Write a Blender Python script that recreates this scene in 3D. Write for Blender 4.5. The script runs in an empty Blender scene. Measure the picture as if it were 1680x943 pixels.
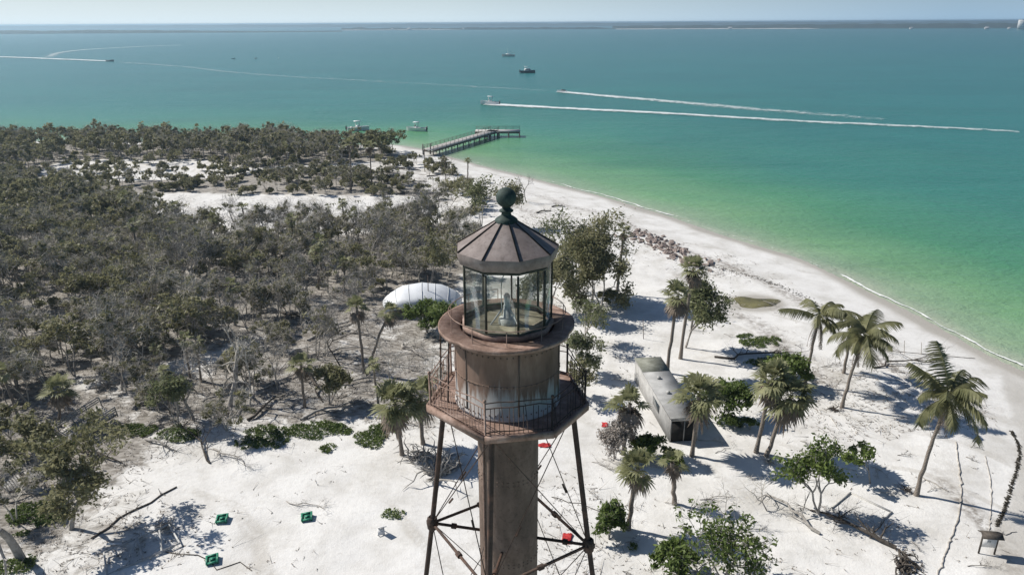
import bpy, math, random
import numpy as np
from mathutils import Vector, Matrix
C = bpy.context.scene
COL = C.collection
R = math.radians
rng = np.random.default_rng(7)
random.seed(7)

# ------------------------------------------------------------------ camera, sky, sun, exposure
F, W, H_IM, CX, CY = 1200.0, 1680.0, 943.0, 840.0, 471.5
PITCH, CAMZ, ROLL = R(19.9), 34.0, 0.005
cam = bpy.data.cameras.new('camera'); camo = bpy.data.objects.new('camera', cam); COL.objects.link(camo)
cam.sensor_width = 36; cam.lens = 36 * F / W; cam.clip_start = 0.5; cam.clip_end = 90000
_X = Vector((1, 0, 0)); _U = Vector((0, math.sin(PITCH), math.cos(PITCH))); _Fw = Vector((0, math.cos(PITCH), -math.sin(PITCH)))
_Xc = (_X - ROLL * _U).normalized(); _Uc = (_U + ROLL * _X).normalized()
m = Matrix((( _Xc.x, _Uc.x, -_Fw.x, 0), (_Xc.y, _Uc.y, -_Fw.y, 0), (_Xc.z, _Uc.z, -_Fw.z, CAMZ), (0, 0, 0, 1)))
camo.matrix_world = m
C.camera = camo
SUN_EL = 43.0
SUN_AZ = 21.0                                        # degrees behind the left side
sd_ = Vector((-math.cos(R(SUN_AZ)) * math.cos(R(SUN_EL)), math.sin(R(SUN_AZ)) * math.cos(R(SUN_EL)), math.sin(R(SUN_EL))))
wd = bpy.data.worlds.new('World'); C.world = wd; wd.use_nodes = True
wn = wd.node_tree.nodes; wl = wd.node_tree.links
sky = wn.new('ShaderNodeTexSky'); sky.sky_type = 'NISHITA'; sky.sun_disc = False
sky.sun_elevation = R(SUN_EL); sky.sun_rotation = math.atan2(sd_.x, sd_.y)
sky.altitude = 0; sky.air_density = 1.0; sky.dust_density = 0.6; sky.ozone_density = 2.0
# low sky: the pale sea haze above the horizon, brighter towards the sun
tc = wn.new('ShaderNodeTexCoord'); sxyz = wn.new('ShaderNodeSeparateXYZ'); wl.new(tc.outputs['Generated'], sxyz.inputs[0])
def wmath(op, a, b=0.0, clamp=False):
    x = wn.new('ShaderNodeMath'); x.operation = op; x.use_clamp = clamp
    for i, v in enumerate((a, b)):
        if isinstance(v, bpy.types.NodeSocket): wl.new(v, x.inputs[i])
        else: x.inputs[i].default_value = v
    return x.outputs[0]
hz = wmath('POWER', 2.718, wmath('MULTIPLY', wmath('MAXIMUM', sxyz.outputs[2], 0.0), -12.0))
dotv = wn.new('ShaderNodeVectorMath'); dotv.operation = 'DOT_PRODUCT'; wl.new(tc.outputs['Generated'], dotv.inputs[0]); dotv.inputs[1].default_value = Vector((sd_.x, sd_.y, 0)).normalized()
az = wn.new('ShaderNodeValToRGB'); wl.new(wmath('ADD', wmath('MULTIPLY', dotv.outputs['Value'], 0.5), 0.5), az.inputs[0])
az.color_ramp.elements[0].position = 0.42; az.color_ramp.elements[0].color = (0.30, 0.45, 0.60, 1)
az.color_ramp.elements[1].position = 0.95; az.color_ramp.elements[1].color = (0.70, 0.81, 0.87, 1)
e = az.color_ramp.elements.new(0.72); e.color = (0.60, 0.725, 0.80, 1)
skys = wn.new('ShaderNodeMix'); skys.data_type = 'RGBA'; skys.blend_type = 'MULTIPLY'; skys.inputs[0].default_value = 1; wl.new(sky.outputs['Color'], skys.inputs[6]); skys.inputs[7].default_value = (0.9, 1.0, 1.1, 1)
wmix = wn.new('ShaderNodeMix'); wmix.data_type = 'RGBA'; wl.new(hz, wmix.inputs[0]); wl.new(skys.outputs[2], wmix.inputs[6])
SKY_STRENGTH = 0.055
azs = wn.new('ShaderNodeMix'); azs.data_type = 'RGBA'; azs.blend_type = 'MULTIPLY'; azs.inputs[0].default_value = 1; wl.new(az.outputs[0], azs.inputs[6]); azs.inputs[7].default_value = (1 / SKY_STRENGTH,) * 3 + (1,)
azs.clamp_result = False; wl.new(azs.outputs[2], wmix.inputs[7])
wl.new(wmix.outputs[2], wn['Background'].inputs['Color']); wn['Background'].inputs['Strength'].default_value = SKY_STRENGTH
sun = bpy.data.lights.new('sun', 'SUN'); sun.energy = 5.0; sun.angle = R(0.5); sun.color = (1, 0.95, 0.88)
suno = bpy.data.objects.new('sun', sun); COL.objects.link(suno); suno.rotation_euler = sd_.to_track_quat('Z', 'Y').to_euler()
suno.location = (-60, 40, 80)
C.view_settings.view_transform = 'Standard'; C.view_settings.look = 'None'
C.view_settings.exposure = 0.2; C.view_settings.gamma = 1; C.view_settings.use_curve_mapping = False
C.render.engine = 'CYCLES'
C.cycles.max_bounces = 6; C.cycles.volume_bounces = 0; C.cycles.transparent_max_bounces = 10

def ray(px, py):
    a = (px - CX) / F; b = (CY - py) / F
    a, b = a + b * ROLL, b - a * ROLL
    c, s = math.cos(PITCH), math.sin(PITCH)
    return a, c + b * s, -s + b * c
def G(px, py, z=0.0):                                 # the spot on the level z that the photo shows at a pixel
    d = ray(px, py); t = (z - CAMZ) / d[2]
    return d[0] * t, d[1] * t
def at_dist(px, dist):                                # the spot at a ground distance, in the direction of a pixel column
    d = ray(px, 40); return d[0] * dist / d[1], dist
def height_for(px, py, y):                            # height of a point seen at (px,py) standing at ground distance y
    d = ray(px, py); return CAMZ + y * d[2] / d[1]
def mpp(x, y): return math.sqrt(x * x + y * y + CAMZ * CAMZ) / F

# ------------------------------------------------------------------ mesh helpers
def link(name, me, parent=None):
    o = bpy.data.objects.new(name, me); COL.objects.link(o)
    if parent is not None: o.parent = parent
    return o
def mesh_np(name, V, Q, mats, parent=None, smooth=False, mi=None, attrs=None):
    V = np.ascontiguousarray(V, dtype=np.float32); Q = np.ascontiguousarray(Q, dtype=np.int32)
    me = bpy.data.meshes.new(name)
    me.vertices.add(len(V)); me.vertices.foreach_set('co', V.ravel())
    n = len(Q); k = Q.shape[1]
    me.loops.add(n * k); me.loops.foreach_set('vertex_index', Q.ravel())
    me.polygons.add(n); me.polygons.foreach_set('loop_start', np.arange(0, n * k, k, dtype=np.int32))
    if not isinstance(mats, (list, tuple)): mats = [mats]
    for mt in mats: me.materials.append(mt)
    if mi is not None: me.polygons.foreach_set('material_index', np.ascontiguousarray(mi, dtype=np.int32))
    if smooth: me.polygons.foreach_set('use_smooth', np.ones(n, dtype=bool))
    for k2, arr in (attrs or {}).items():
        a = me.attributes.new(k2, 'FLOAT', 'POINT'); a.data.foreach_set('value', np.ascontiguousarray(arr, dtype=np.float32))
    me.update(calc_edges=True); me.validate()
    return link(name, me, parent)
def frames(d):
    d = d / np.maximum(np.linalg.norm(d, axis=1, keepdims=True), 1e-9)
    up = np.where(np.abs(d[:, 2:3]) > 0.95, np.array([[1.0, 0, 0]]), np.array([[0, 0, 1.0]]))
    u = np.cross(d, up); u /= np.linalg.norm(u, axis=1, keepdims=True)
    return d, u, np.cross(u, d)
class MB:
    def __init__(s): s.V = []; s.Q = []; s.n = 0
    def raw(s, V, Q):
        V = np.asarray(V, float); s.V.append(V); s.Q.append(np.asarray(Q, int) + s.n); s.n += len(V); return s
    def tubes(s, P0, P1, R0, R1=None, k=6, caps=True):
        P0 = np.asarray(P0, float).reshape(-1, 3); P1 = np.asarray(P1, float).reshape(-1, 3); n = len(P0)
        R0 = np.broadcast_to(np.asarray(R0, float), (n,)); R1 = R0 if R1 is None else np.broadcast_to(np.asarray(R1, float), (n,))
        d, u, v = frames(P1 - P0)
        a = np.arange(k) * 2 * np.pi / k
        dirs = np.cos(a)[None, :, None] * u[:, None, :] + np.sin(a)[None, :, None] * v[:, None, :]
        A = P0[:, None, :] + dirs * R0[:, None, None]; B = P1[:, None, :] + dirs * R1[:, None, None]
        V = np.concatenate([A, B], 1).reshape(-1, 3)
        i = np.arange(k); j = (i + 1) % k
        q = np.stack([i, j, j + k, i + k], 1)
        Q = (q[None] + (np.arange(n) * 2 * k)[:, None, None]).reshape(-1, 4)
        s.raw(V, Q)
        if caps and k in (4, 6, 8, 12):
            for e in (0, k):
                base = np.arange(n) * 2 * k + e
                for c in range(0, k - 2, 2):
                    q = np.stack([base, base + c + 1, base + c + 2, base + (c + 3 if c + 3 < k else 0)], 1)
                    q = q if c + 3 < k else None
                    if q is not None: s.Q.append(q + s.n - n * 2 * k)
        return s
    def path(s, pts, r, k=6):
        pts = np.asarray(pts, float); r = np.broadcast_to(np.asarray(r, float), (len(pts),))
        t = np.gradient(pts, axis=0); d, u, v = frames(t)
        for i in range(1, len(pts)):                # keep the frames from twisting
            u[i] = u[i - 1] - d[i] * np.dot(u[i - 1], d[i]); u[i] /= np.linalg.norm(u[i]); v[i] = np.cross(u[i], d[i])
        a = np.arange(k) * 2 * np.pi / k
        V = pts[:, None] + (np.cos(a)[None, :, None] * u[:, None] + np.sin(a)[None, :, None] * v[:, None]) * r[:, None, None]
        Q = []
        for i in range(len(pts) - 1):
            for j in range(k):
                Q.append((i * k + j, i * k + (j + 1) % k, (i + 1) * k + (j + 1) % k, (i + 1) * k + j))
        return s.raw(V.reshape(-1, 3), Q)
    def box(s, c, size, rz=0.0, rot=None):
        x, y, z = np.array(size, float) / 2
        V = np.array([(i, j, k) for k in (-z, z) for j in (-y, y) for i in (-x, x)])
        M = rot if rot is not None else np.array(Matrix.Rotation(rz, 3, 'Z'))
        V = V @ np.asarray(M).T + np.asarray(c, float)
        return s.raw(V, [(0, 2, 3, 1), (4, 5, 7, 6), (0, 1, 5, 4), (2, 6, 7, 3), (0, 4, 6, 2), (1, 3, 7, 5)])
    def beam(s, p0, p1, w, h):                       # a board from p0 to p1, w wide, h thick (thickness up)
        p0 = np.asarray(p0, float); p1 = np.asarray(p1, float); d = p1 - p0; L = np.linalg.norm(d); d = d / L
        up = np.array([0, 0, 1.0]) if abs(d[2]) < 0.95 else np.array([0, 1.0, 0])
        x = np.cross(d, up); x /= np.linalg.norm(x); z = np.cross(x, d)
        return s.box((p0 + p1) / 2, (w, L, h), rot=np.stack([x, d, z], 1))
    def lathe(s, prof, k=24, c=(0, 0, 0), a0=0.0, closed=False):
        prof = np.asarray(prof, float); a = np.arange(k) * 2 * np.pi / k + a0
        V = np.stack([prof[:, 0][:, None] * np.sin(a)[None], -prof[:, 0][:, None] * np.cos(a)[None], np.repeat(prof[:, 1][:, None], k, 1)], 2)
        V = V.reshape(-1, 3) + np.asarray(c, float); Q = []
        n = len(prof)
        for i in range(n if closed else n - 1):
            i2 = (i + 1) % n
            for j in range(k): Q.append((i * k + j, i * k + (j + 1) % k, i2 * k + (j + 1) % k, i2 * k + j))
        return s.raw(V, Q)
    def arrays(s): return np.concatenate(s.V), np.concatenate(s.Q)
    def build(s, name, mat, parent=None, smooth=False):
        V, Q = s.arrays(); return mesh_np(name, V, Q, mat, parent, smooth)
def poly_mesh(name, V, Fs, mat, parent=None):
    me = bpy.data.meshes.new(name); me.from_pydata([tuple(v) for v in V], [], Fs); me.materials.append(mat); me.update()
    return link(name, me, parent)
def prism(name, pts, z0, z1, mat, parent=None):      # an upright prism over a polygon
    n = len(pts); V = [(p[0], p[1], z0) for p in pts] + [(p[0], p[1], z1) for p in pts]
    Fs = [tuple(range(n - 1, -1, -1)), tuple(range(n, 2 * n))] + [(i, (i + 1) % n, (i + 1) % n + n, i + n) for i in range(n)]
    return poly_mesh(name, V, Fs, mat, parent)
def tag(o, label=None, cat=None, group=None, kind=None):
    if label: o['label'] = label
    if cat: o['category'] = cat
    if group: o['group'] = group
    if kind: o['kind'] = kind
    return o
def thing(name, label, cat, loc=(0, 0, 0), rz=0.0, group=None):
    o = bpy.data.objects.new(name, None); o.empty_display_size = 0.3; COL.objects.link(o)
    o.location = loc; o.rotation_euler = (0, 0, rz)
    return tag(o, label, cat, group)
def dup(root, loc, rz=0.0, sc=1.0, label=None, group=None):
    r = root.copy(); COL.objects.link(r); r.location = loc; r.rotation_euler = (0, 0, rz); r.scale = (sc, sc, sc) if np.isscalar(sc) else sc
    if label: r['label'] = label
    if group: r['group'] = group
    for ch in list(root.children):
        c = ch.copy(); COL.objects.link(c); c.parent = r
        for g in ch.children:
            d = g.copy(); COL.objects.link(d); d.parent = c
    return r

# ------------------------------------------------------------------ materials
class N:
    def __init__(s, name):
        s.m = bpy.data.materials.new(name); s.m.use_nodes = True; s.t = s.m.node_tree; s.n = s.t.nodes; s.l = s.t.links
        s.p = s.n['Principled BSDF']; s.out = s.n['Material Output']
    def new(s, t, **kw):
        x = s.n.new(t)
        for k, v in kw.items(): setattr(x, k, v)
        return x
    def put(s, sock, v):
        if isinstance(v, bpy.types.NodeSocket): s.l.new(v, sock)
        elif isinstance(v, (tuple, list)) and len(v) == 3 and len(sock.default_value) == 4: sock.default_value = (*v, 1)
        else: sock.default_value = v
    def pos(s): return s.new('ShaderNodeNewGeometry').outputs['Position']
    def obj(s): return s.new('ShaderNodeTexCoord').outputs['Object']
    def scaled(s, vec, sc):
        x = s.new('ShaderNodeMapping'); s.put(x.inputs['Vector'], vec); x.inputs['Scale'].default_value = sc; return x.outputs[0]
    def noise(s, vec, scale, detail=4, rough=0.55, dist=0.0):
        x = s.new('ShaderNodeTexNoise'); s.put(x.inputs['Vector'], vec); x.inputs['Scale'].default_value = scale
        x.inputs['Detail'].default_value = detail; x.inputs['Roughness'].default_value = rough; x.inputs['Distortion'].default_value = dist
        return x.outputs['Fac']
    def ramp(s, fac, stops, interp='LINEAR'):
        x = s.new('ShaderNodeValToRGB'); s.put(x.inputs[0], fac); cr = x.color_ramp; cr.interpolation = interp
        while len(cr.elements) < len(stops): cr.elements.new(0.5)
        for e, (p, c) in zip(cr.elements, stops):
            e.position = p; e.color = (*c, 1) if not np.isscalar(c) else (c, c, c, 1)
        return x.outputs[0]
    def mix(s, fac, a, b, mode='MIX'):
        x = s.new('ShaderNodeMix', data_type='RGBA', blend_type=mode); s.put(x.inputs[0], fac); s.put(x.inputs[6], a); s.put(x.inputs[7], b); return x.outputs[2]
    def math(s, op, a, b=0.0, c=None, clamp=False):
        x = s.new('ShaderNodeMath', operation=op, use_clamp=clamp); s.put(x.inputs[0], a); s.put(x.inputs[1], b)
        if c is not None: s.put(x.inputs[2], c)
        return x.outputs[0]
    def attr(s, name): return s.new('ShaderNodeAttribute', attribute_name=name).outputs['Fac']
    def bump(s, h, strength=0.3, dist=0.05):
        x = s.new('ShaderNodeBump'); s.put(x.inputs['Height'], h); x.inputs['Strength'].default_value = strength; x.inputs['Distance'].default_value = dist
        s.l.new(x.outputs[0], s.p.inputs['Normal']); return x
    def base(s, c, rough=0.8, spec=0.3, metal=0.0):
        s.put(s.p.inputs['Base Color'], c); s.put(s.p.inputs['Roughness'], rough)
        s.p.inputs['Specular IOR Level'].default_value = spec; s.p.inputs['Metallic'].default_value = metal; return s.m
def pm(name, c1, c2, scale=3.0, rough=0.8, spec=0.25, bump=0.15, stops=(0.35, 0.65), metal=0.0, dist=0.02, world=False, stretch=None):
    n = N(name); v = n.pos() if world else n.obj()
    if stretch: v = n.scaled(v, stretch)
    f = n.noise(v, scale, 6, 0.6); c = n.ramp(f, [(stops[0], c1), (stops[1], c2)])
    if bump: n.bump(n.noise(v, scale * 3, 5, 0.6), bump, dist)
    return n.base(c, rough, spec, metal)
def leafmat(name, dark, light, trans=0.3, scale=0.22):
    n = N(name); p = n.pos()
    f1 = n.noise(p, scale, 2, 0.5); f2 = n.noise(p, 2.2, 3, 0.6)
    f = n.math('ADD', n.math('MULTIPLY', f1, 0.6), n.math('MULTIPLY', f2, 0.4))
    c = n.ramp(f, [(0.36, dark), (0.64, light)])
    n.base(c, 0.55, 0.25)
    tr = n.new('ShaderNodeBsdfTranslucent'); n.l.new(c, tr.inputs['Color'])
    mx = n.new('ShaderNodeMixShader'); mx.inputs[0].default_value = trans
    n.l.new(n.p.outputs[0], mx.inputs[1]); n.l.new(tr.outputs[0], mx.inputs[2]); n.l.new(mx.outputs[0], n.out.inputs['Surface'])
    return n.m
M = {}
M['olive'] = leafmat('olive_leaves', (0.140, 0.142, 0.070), (0.32, 0.305, 0.172), 0.42)
M['wood_leaf'] = M['olive']
M['bright'] = leafmat('sea_grape_leaves', (0.075, 0.115, 0.026), (0.17, 0.22, 0.060), 0.35, 0.6)
M['vine'] = leafmat('beach_vine_leaves', (0.065, 0.105, 0.024), (0.165, 0.215, 0.062), 0.35, 0.5)
M['light_leaf'] = leafmat('pale_leaves', (0.11, 0.13, 0.06), (0.25, 0.265, 0.135), 0.35, 0.5)
M['palm'] = leafmat('palm_fronds', (0.135, 0.145, 0.066), (0.33, 0.33, 0.185), 0.38, 0.7)
M['coco'] = leafmat('coconut_fronds', (0.095, 0.102, 0.046), (0.225, 0.222, 0.11), 0.35, 0.7)
M['dead'] = leafmat('dead_fronds', (0.13, 0.10, 0.075), (0.30, 0.25, 0.20), 0.15, 0.9)
M['palebush'] = leafmat('dry_twigs', (0.26, 0.23, 0.20), (0.46, 0.42, 0.38), 0.1, 0.9)
M['bark'] = pm('grey_bark', (0.26, 0.24, 0.213), (0.48, 0.45, 0.41), 2.5, 0.9, 0.1, 0.4, world=True)
M['twig'] = pm('bare_twigs', (0.40, 0.37, 0.32), (0.60, 0.565, 0.50), 0.35, 0.9, 0.1, 0, world=True)
def ringed():
    n = N('ringed_palm_trunk'); v = n.obj(); w = n.new('ShaderNodeTexWave', wave_type='BANDS', bands_direction='Z'); n.l.new(v, w.inputs['Vector']); w.inputs['Scale'].default_value = 2.6; w.inputs['Distortion'].default_value = 2.5; w.inputs['Detail'].default_value = 3
    f = n.math('ADD', n.math('MULTIPLY', w.outputs['Fac'], 0.45), n.math('MULTIPLY', n.noise(v, 5, 5, 0.65), 0.55)); n.bump(f, 0.5, 0.03)
    return n.base(n.ramp(f, [(0.3, (0.12, 0.10, 0.083)), (0.65, (0.29, 0.255, 0.22))]), 0.9, 0.1)
M['palmtrunk'] = ringed()
M['oldtrunk'] = pm('palm_trunk', (0.14, 0.115, 0.095), (0.27, 0.235, 0.20), 5, 0.9, 0.1, 0.5, stretch=(1, 1, 3))
M['drift'] = pm('driftwood', (0.22, 0.205, 0.185), (0.42, 0.40, 0.37), 3, 0.9, 0.1, 0.4)
M['darkwood'] = pm('dark_wood', (0.055, 0.048, 0.042), (0.12, 0.105, 0.09), 3, 0.9, 0.1, 0.4)
M['plank'] = pm('weathered_planks', (0.26, 0.25, 0.235), (0.42, 0.41, 0.39), 5, 0.85, 0.15, 0.3, stretch=(1, 0.2, 1))

# ------------------------------------------------------------------ shore, ground, water
WATER = -0.8
def poly_sd(P, poly):                                 # signed distance to a polygon, inside positive
    P = np.asarray(P, float); poly = np.asarray(poly, float); x, y = P[:, 0], P[:, 1]
    best = np.full(len(P), 1e18); ins = np.zeros(len(P), bool); n = len(poly)
    for i in range(n):
        a = poly[i]; b = poly[(i + 1) % n]; ab = b - a
        t = np.clip(((x - a[0]) * ab[0] + (y - a[1]) * ab[1]) / max(ab @ ab, 1e-9), 0, 1)
        best = np.minimum(best, (x - a[0] - t * ab[0]) ** 2 + (y - a[1] - t * ab[1]) ** 2)
        if a[1] != b[1]:
            ins ^= ((a[1] > y) != (b[1] > y)) & (x < (b[0] - a[0]) * (y - a[1]) / (b[1] - a[1]) + a[0])
    d = np.sqrt(best); return np.where(ins, d, -d)
def catmull(pts, k=5):
    p = np.asarray(pts, float); p = np.vstack([2 * p[0] - p[1], p, 2 * p[-1] - p[-2]]); out = []
    for i in range(1, len(p) - 2):
        for t in np.arange(k) / k:
            a, b, c, d = p[i - 1:i + 3]
            out.append(0.5 * ((2 * b) + (c - a) * t + (2 * a - 5 * b + 4 * c - d) * t * t + (3 * b - a - 3 * c + d) * t ** 3))
    out.append(p[-2]); return np.array(out)
SHORE_PX = [(-420, 234), (-150, 233), (100, 232), (300, 233), (450, 237), (560, 238), (640, 237), (690, 244), (720, 252), (760, 263), (800, 274),
            (850, 286), (900, 299), (960, 314), (1010, 328), (1060, 343), (1100, 355), (1150, 373), (1200, 390), (1260, 408), (1310, 423), (1350, 441),
            (1400, 465), (1450, 490), (1500, 514), (1550, 541), (1600, 570), (1640, 590), (1690, 613), (1760, 655), (1830, 730), (1890, 850)]
SHORE = catmull([G(x, y, WATER) for x, y in SHORE_PX], 3)
LAND = np.vstack([SHORE, [(46, 36), (44, 10), (30, -30), (-330, -40), (-420, 60), (-360, 250)]])
_h = np.random.default_rng(3).random((256, 256))
def vnoise(x, y, s=1.0, seed=0):
    x = np.asarray(x, float) * s + seed * 17.3; y = np.asarray(y, float) * s + seed * 31.7
    xi = np.floor(x).astype(int); yi = np.floor(y).astype(int); fx = x - xi; fy = y - yi
    fx = fx * fx * (3 - 2 * fx); fy = fy * fy * (3 - 2 * fy)
    g = lambda i, j: _h[(xi + i) & 255, (yi + j) & 255]
    return (g(0, 0) * (1 - fx) + g(1, 0) * fx) * (1 - fy) + (g(0, 1) * (1 - fx) + g(1, 1) * fx) * fy
def fbm(x, y, s, seed=0, o=4):
    v = 0; a = 0.5; t = 0
    for i in range(o): v = v + a * vnoise(x, y, s * 2 ** i, seed + i); t += a; a *= 0.55
    return v / t
def sstep(a, b, x): t = np.clip((np.asarray(x, float) - a) / (b - a), 0, 1); return t * t * (3 - 2 * t)

ZONES_PX = {
    'far': [(-500, 228), (0, 234), (300, 236), (560, 240), (652, 246), (645, 258), (560, 268), (420, 276), (330, 262), (110, 262), (40, 290), (-500, 300)],
    'strip': [(-500, 298), (60, 283), (110, 297), (330, 293), (430, 283), (560, 277), (650, 284), (705, 322), (560, 322), (290, 318), (60, 316), (-500, 330)],
    'gap': [(100, 263), (340, 263), (420, 277), (430, 284), (330, 294), (110, 297)],
    'track': [(285, 320), (560, 322), (700, 325), (775, 345), (760, 374), (690, 358), (600, 384), (440, 386), (285, 380)],
    'corner': [(-300, 690), (230, 715), (300, 740), (200, 800), (330, 850), (310, 905), (200, 930), (120, 1000), (-300, 1100)],
    'brush': [(560, 262), (650, 254), (715, 268), (770, 300), (800, 350), (750, 378), (690, 340), (640, 290)],
    'main': [(-600, 325), (40, 322), (200, 332), (285, 372), (440, 380), (600, 378), (690, 360), (770, 385), (775, 450), (705, 478), (600, 500), (520, 492), (470, 540), (330, 575), (250, 605), (130, 625), (40, 670), (-250, 750), (-700, 700)],
    'thin': [(440, 560), (520, 500), (640, 500), (738, 470), (735, 640), (715, 720), (640, 690), (480, 705), (340, 705), (230, 725), (150, 800), (60, 890), (-250, 860), (-250, 760), (130, 640), (330, 600)],
}
ZONES = {k: np.array([G(x, y) for x, y in v]) for k, v in ZONES_PX.items()}
def zone(name, x, y, soft): return sstep(-soft, soft, poly_sd(np.stack([x, y], 1), ZONES[name]))

FLAT = [(*G(1412, 838), 2.6), (*G(1095, 660), 6.0), (*G(1238, 497), 4.5), (*G(622, 872), 1.5)]
def ground_z(x, y, sd=None, forest=None):
    x = np.atleast_1d(np.asarray(x, float)); y = np.atleast_1d(np.asarray(y, float))
    if sd is None: sd = poly_sd(np.stack([x, y], 1), LAND)
    z = np.where(sd > 0, WATER + 0.8 * sstep(0, 15, sd) ** 0.8, WATER + np.maximum(sd * 0.10, -4))
    amp = sstep(2, 18, sd)
    flat = np.ones_like(z)
    for fx, fy, fr in FLAT: flat = flat * sstep(fr, fr * 1.8, np.hypot(x - fx, y - fy))
    amp = amp * flat
    z = z + amp * (0.30 * (fbm(x, y, 0.07, 1, 3) - 0.5) + 0.18 * (fbm(x, y, 0.35, 4, 3) - 0.5) + 0.05 * (vnoise(x, y, 1.3, 9) - 0.5))
    return z
def gz(x, y): return float(ground_z(x, y)[0])
def GP(px, py):                                       # ground point (x,y,z) shown at a pixel
    x, y = G(px, py); z = gz(x, y)
    for _ in range(2): x, y = G(px, py, z); z = gz(x, y)
    return Vector((x, y, z))

def tensor_grid(xs, ys):
    X, Y = np.meshgrid(xs, ys); nx, ny = len(xs), len(ys)
    i = np.arange(ny - 1)[:, None] * nx + np.arange(nx - 1)[None]; i = i.ravel()
    return X.ravel(), Y.ravel(), np.stack([i, i + 1, i + nx + 1, i + nx], 1)
xs = np.concatenate([np.arange(-420, -120, 3.0), np.arange(-120, 80.1, 0.5)])
ys = np.concatenate([np.arange(-42, 26, 4.0), np.arange(28, 130, 0.5), np.arange(130, 262, 1.2)])
X, Y, Q = tensor_grid(xs, ys)
sd = poly_sd(np.stack([X, Y], 1), LAND)
Z = ground_z(X, Y, sd)
zf, zs, zm, zt, zb = (zone(k, X, Y, s) for k, s in (('far', 3), ('strip', 3), ('main', 4), ('thin', 3), ('brush', 4)))
litter = np.clip(zf + zs * 0.8 + zm + zt * 0.68 + zb * 0.42 + 0.44 * zone('corner', X, Y, 2.5), 0, 1) * (1 - zone('track', X, Y, 2))
mound = np.clip(zm + zt, 0, 1); Z = Z + 0.0 * mound * (fbm(X, Y, 0.25, 21, 3) - 0.5)
n = N('sand')
p = n.pos(); li = n.attr('litter'); wet = n.attr('wet')
n1 = n.noise(p, 0.25, 6, 0.62); n2 = n.noise(p, 2.2, 5, 0.65); n3 = n.noise(n.scaled(p, (1.0, 2.4, 1)), 0.9, 6, 0.65, 0.4); n4 = n.noise(p, 9, 3, 0.6)
sandc = n.ramp(n1, [(0.30, (0.52, 0.505, 0.47)), (0.52, (0.67, 0.66, 0.635)), (0.72, (0.735, 0.728, 0.705))])
sandc = n.mix(n.math('MULTIPLY', n.ramp(n2, [(0.55, 0.0), (0.72, 1.0)]), 0.25), sandc, (0.42, 0.395, 0.355))
specks = n.ramp(n.math('ADD', n.noise(p, 3.3, 6, 0.78), n.math('MULTIPLY', n.math('SUBTRACT', n.noise(p, 0.16, 4, 0.6), 0.5), 0.5)), [(0.66, 0.0), (0.71, 1.0)])
patch = n.ramp(n.math('ADD', n.noise(p, 0.11, 5, 0.65, 0.6), n.math('MULTIPLY', n.math('SUBTRACT', n.noise(n.scaled(p, (0.6, 2.2, 1)), 1.0, 5, 0.7), 0.5), 0.5)), [(0.52, 0.0), (0.68, 1.0)])
sandc = n.mix(n.math('MULTIPLY', patch, 0.24), sandc, (0.40, 0.375, 0.335))
wv = n.new('ShaderNodeTexWave', wave_type='BANDS', bands_direction='DIAGONAL'); n.l.new(p, wv.inputs['Vector']); wv.inputs['Scale'].default_value = 0.045; wv.inputs['Distortion'].default_value = 9.0; wv.inputs['Detail'].default_value = 2.5; wv.inputs['Detail Scale'].default_value = 0.8
trail = n.math('MULTIPLY', n.ramp(wv.outputs['Fac'], [(0.955, 0.0), (0.99, 1.0)]), n.ramp(n.math('ADD', n.math('MULTIPLY', n.noise(p, 0.09, 3), 0.6), n.math('MULTIPLY', n.noise(p, 2.6, 3, 0.7), 0.4)), [(0.46, 0.0), (0.58, 1.0)]))
sandc = n.mix(n.math('MULTIPLY', trail, 0.45), sandc, (0.40, 0.375, 0.33))
sandc = n.mix(n.math('MULTIPLY', specks, 0.5), sandc, (0.20, 0.17, 0.14))
litc = n.ramp(n3, [(0.25, (0.085, 0.074, 0.060)), (0.42, (0.20, 0.182, 0.158)), (0.58, (0.36, 0.338, 0.305)), (0.74, (0.53, 0.51, 0.475))])
lf = n.ramp(n.math('ADD', n.math('MULTIPLY', li, 0.9), n.math('MULTIPLY', n.math('SUBTRACT', n.noise(p, 0.45, 6, 0.7, 0.5), 0.5), 1.5)), [(0.35, 0.0), (0.6, 1.0)])
col = n.mix(lf, sandc, litc)
tr = n.attr('wrack')
col = n.mix(n.math('MULTIPLY', tr, n.ramp(n.noise(n.scaled(p, (1, 1, 1)), 1.3, 6, 0.7), [(0.4, 0.0), (0.6, 1.0)])), col, (0.20, 0.175, 0.15))
wetc = n.mix(wet, (0.50, 0.48, 0.44), n.mix(n1, (0.34, 0.315, 0.27), (0.44, 0.415, 0.37)))
col = n.mix(n.math('MULTIPLY', wet, 1.3, clamp=True), col, wetc)
n.bump(n.math('ADD', n.math('MULTIPLY', n2, 1.0), n.math('MULTIPLY', n4, 0.35)), 0.45, 0.11)
n.base(col, n.math('SUBTRACT', 0.92, n.math('MULTIPLY', wet, 0.5)), 0.25)
M['sand'] = n.m
wetv = 1 - sstep(0.6, 3.6, sd + 3.0 * (fbm(X, Y, 0.12, 33, 3) - 0.5))
wetv = np.maximum(wetv * 0.95, (1 - sstep(4, 6, sd + 2 * (fbm(X, Y, 0.1, 8, 3) - .5))) * sstep(40, 56, X - 0.25 * (Y - 40)))
_pl = G(1238, 497)
wetv = np.maximum(wetv * (1 - zf), 0.9 * (1 - sstep(2.6, 5.5, np.hypot(X - _pl[0], (Y - _pl[1]) * 1.25) + 2 * (fbm(X, Y, 0.3, 77, 3) - .5))))
WB = np.array([G(x, y) for x, y in ((1636, 560), (1650, 640), (1672, 705), (1672, 760), (1655, 820), (1634, 870), (1600, 960), (1900, 1100), (2200, 700), (1750, 590))])
wetv = np.maximum(wetv, 0.5 * sstep(-.3, .3, poly_sd(np.stack([X, Y], 1), WB) + .5 * (vnoise(X, Y, .8, 3) - .5)))
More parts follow.
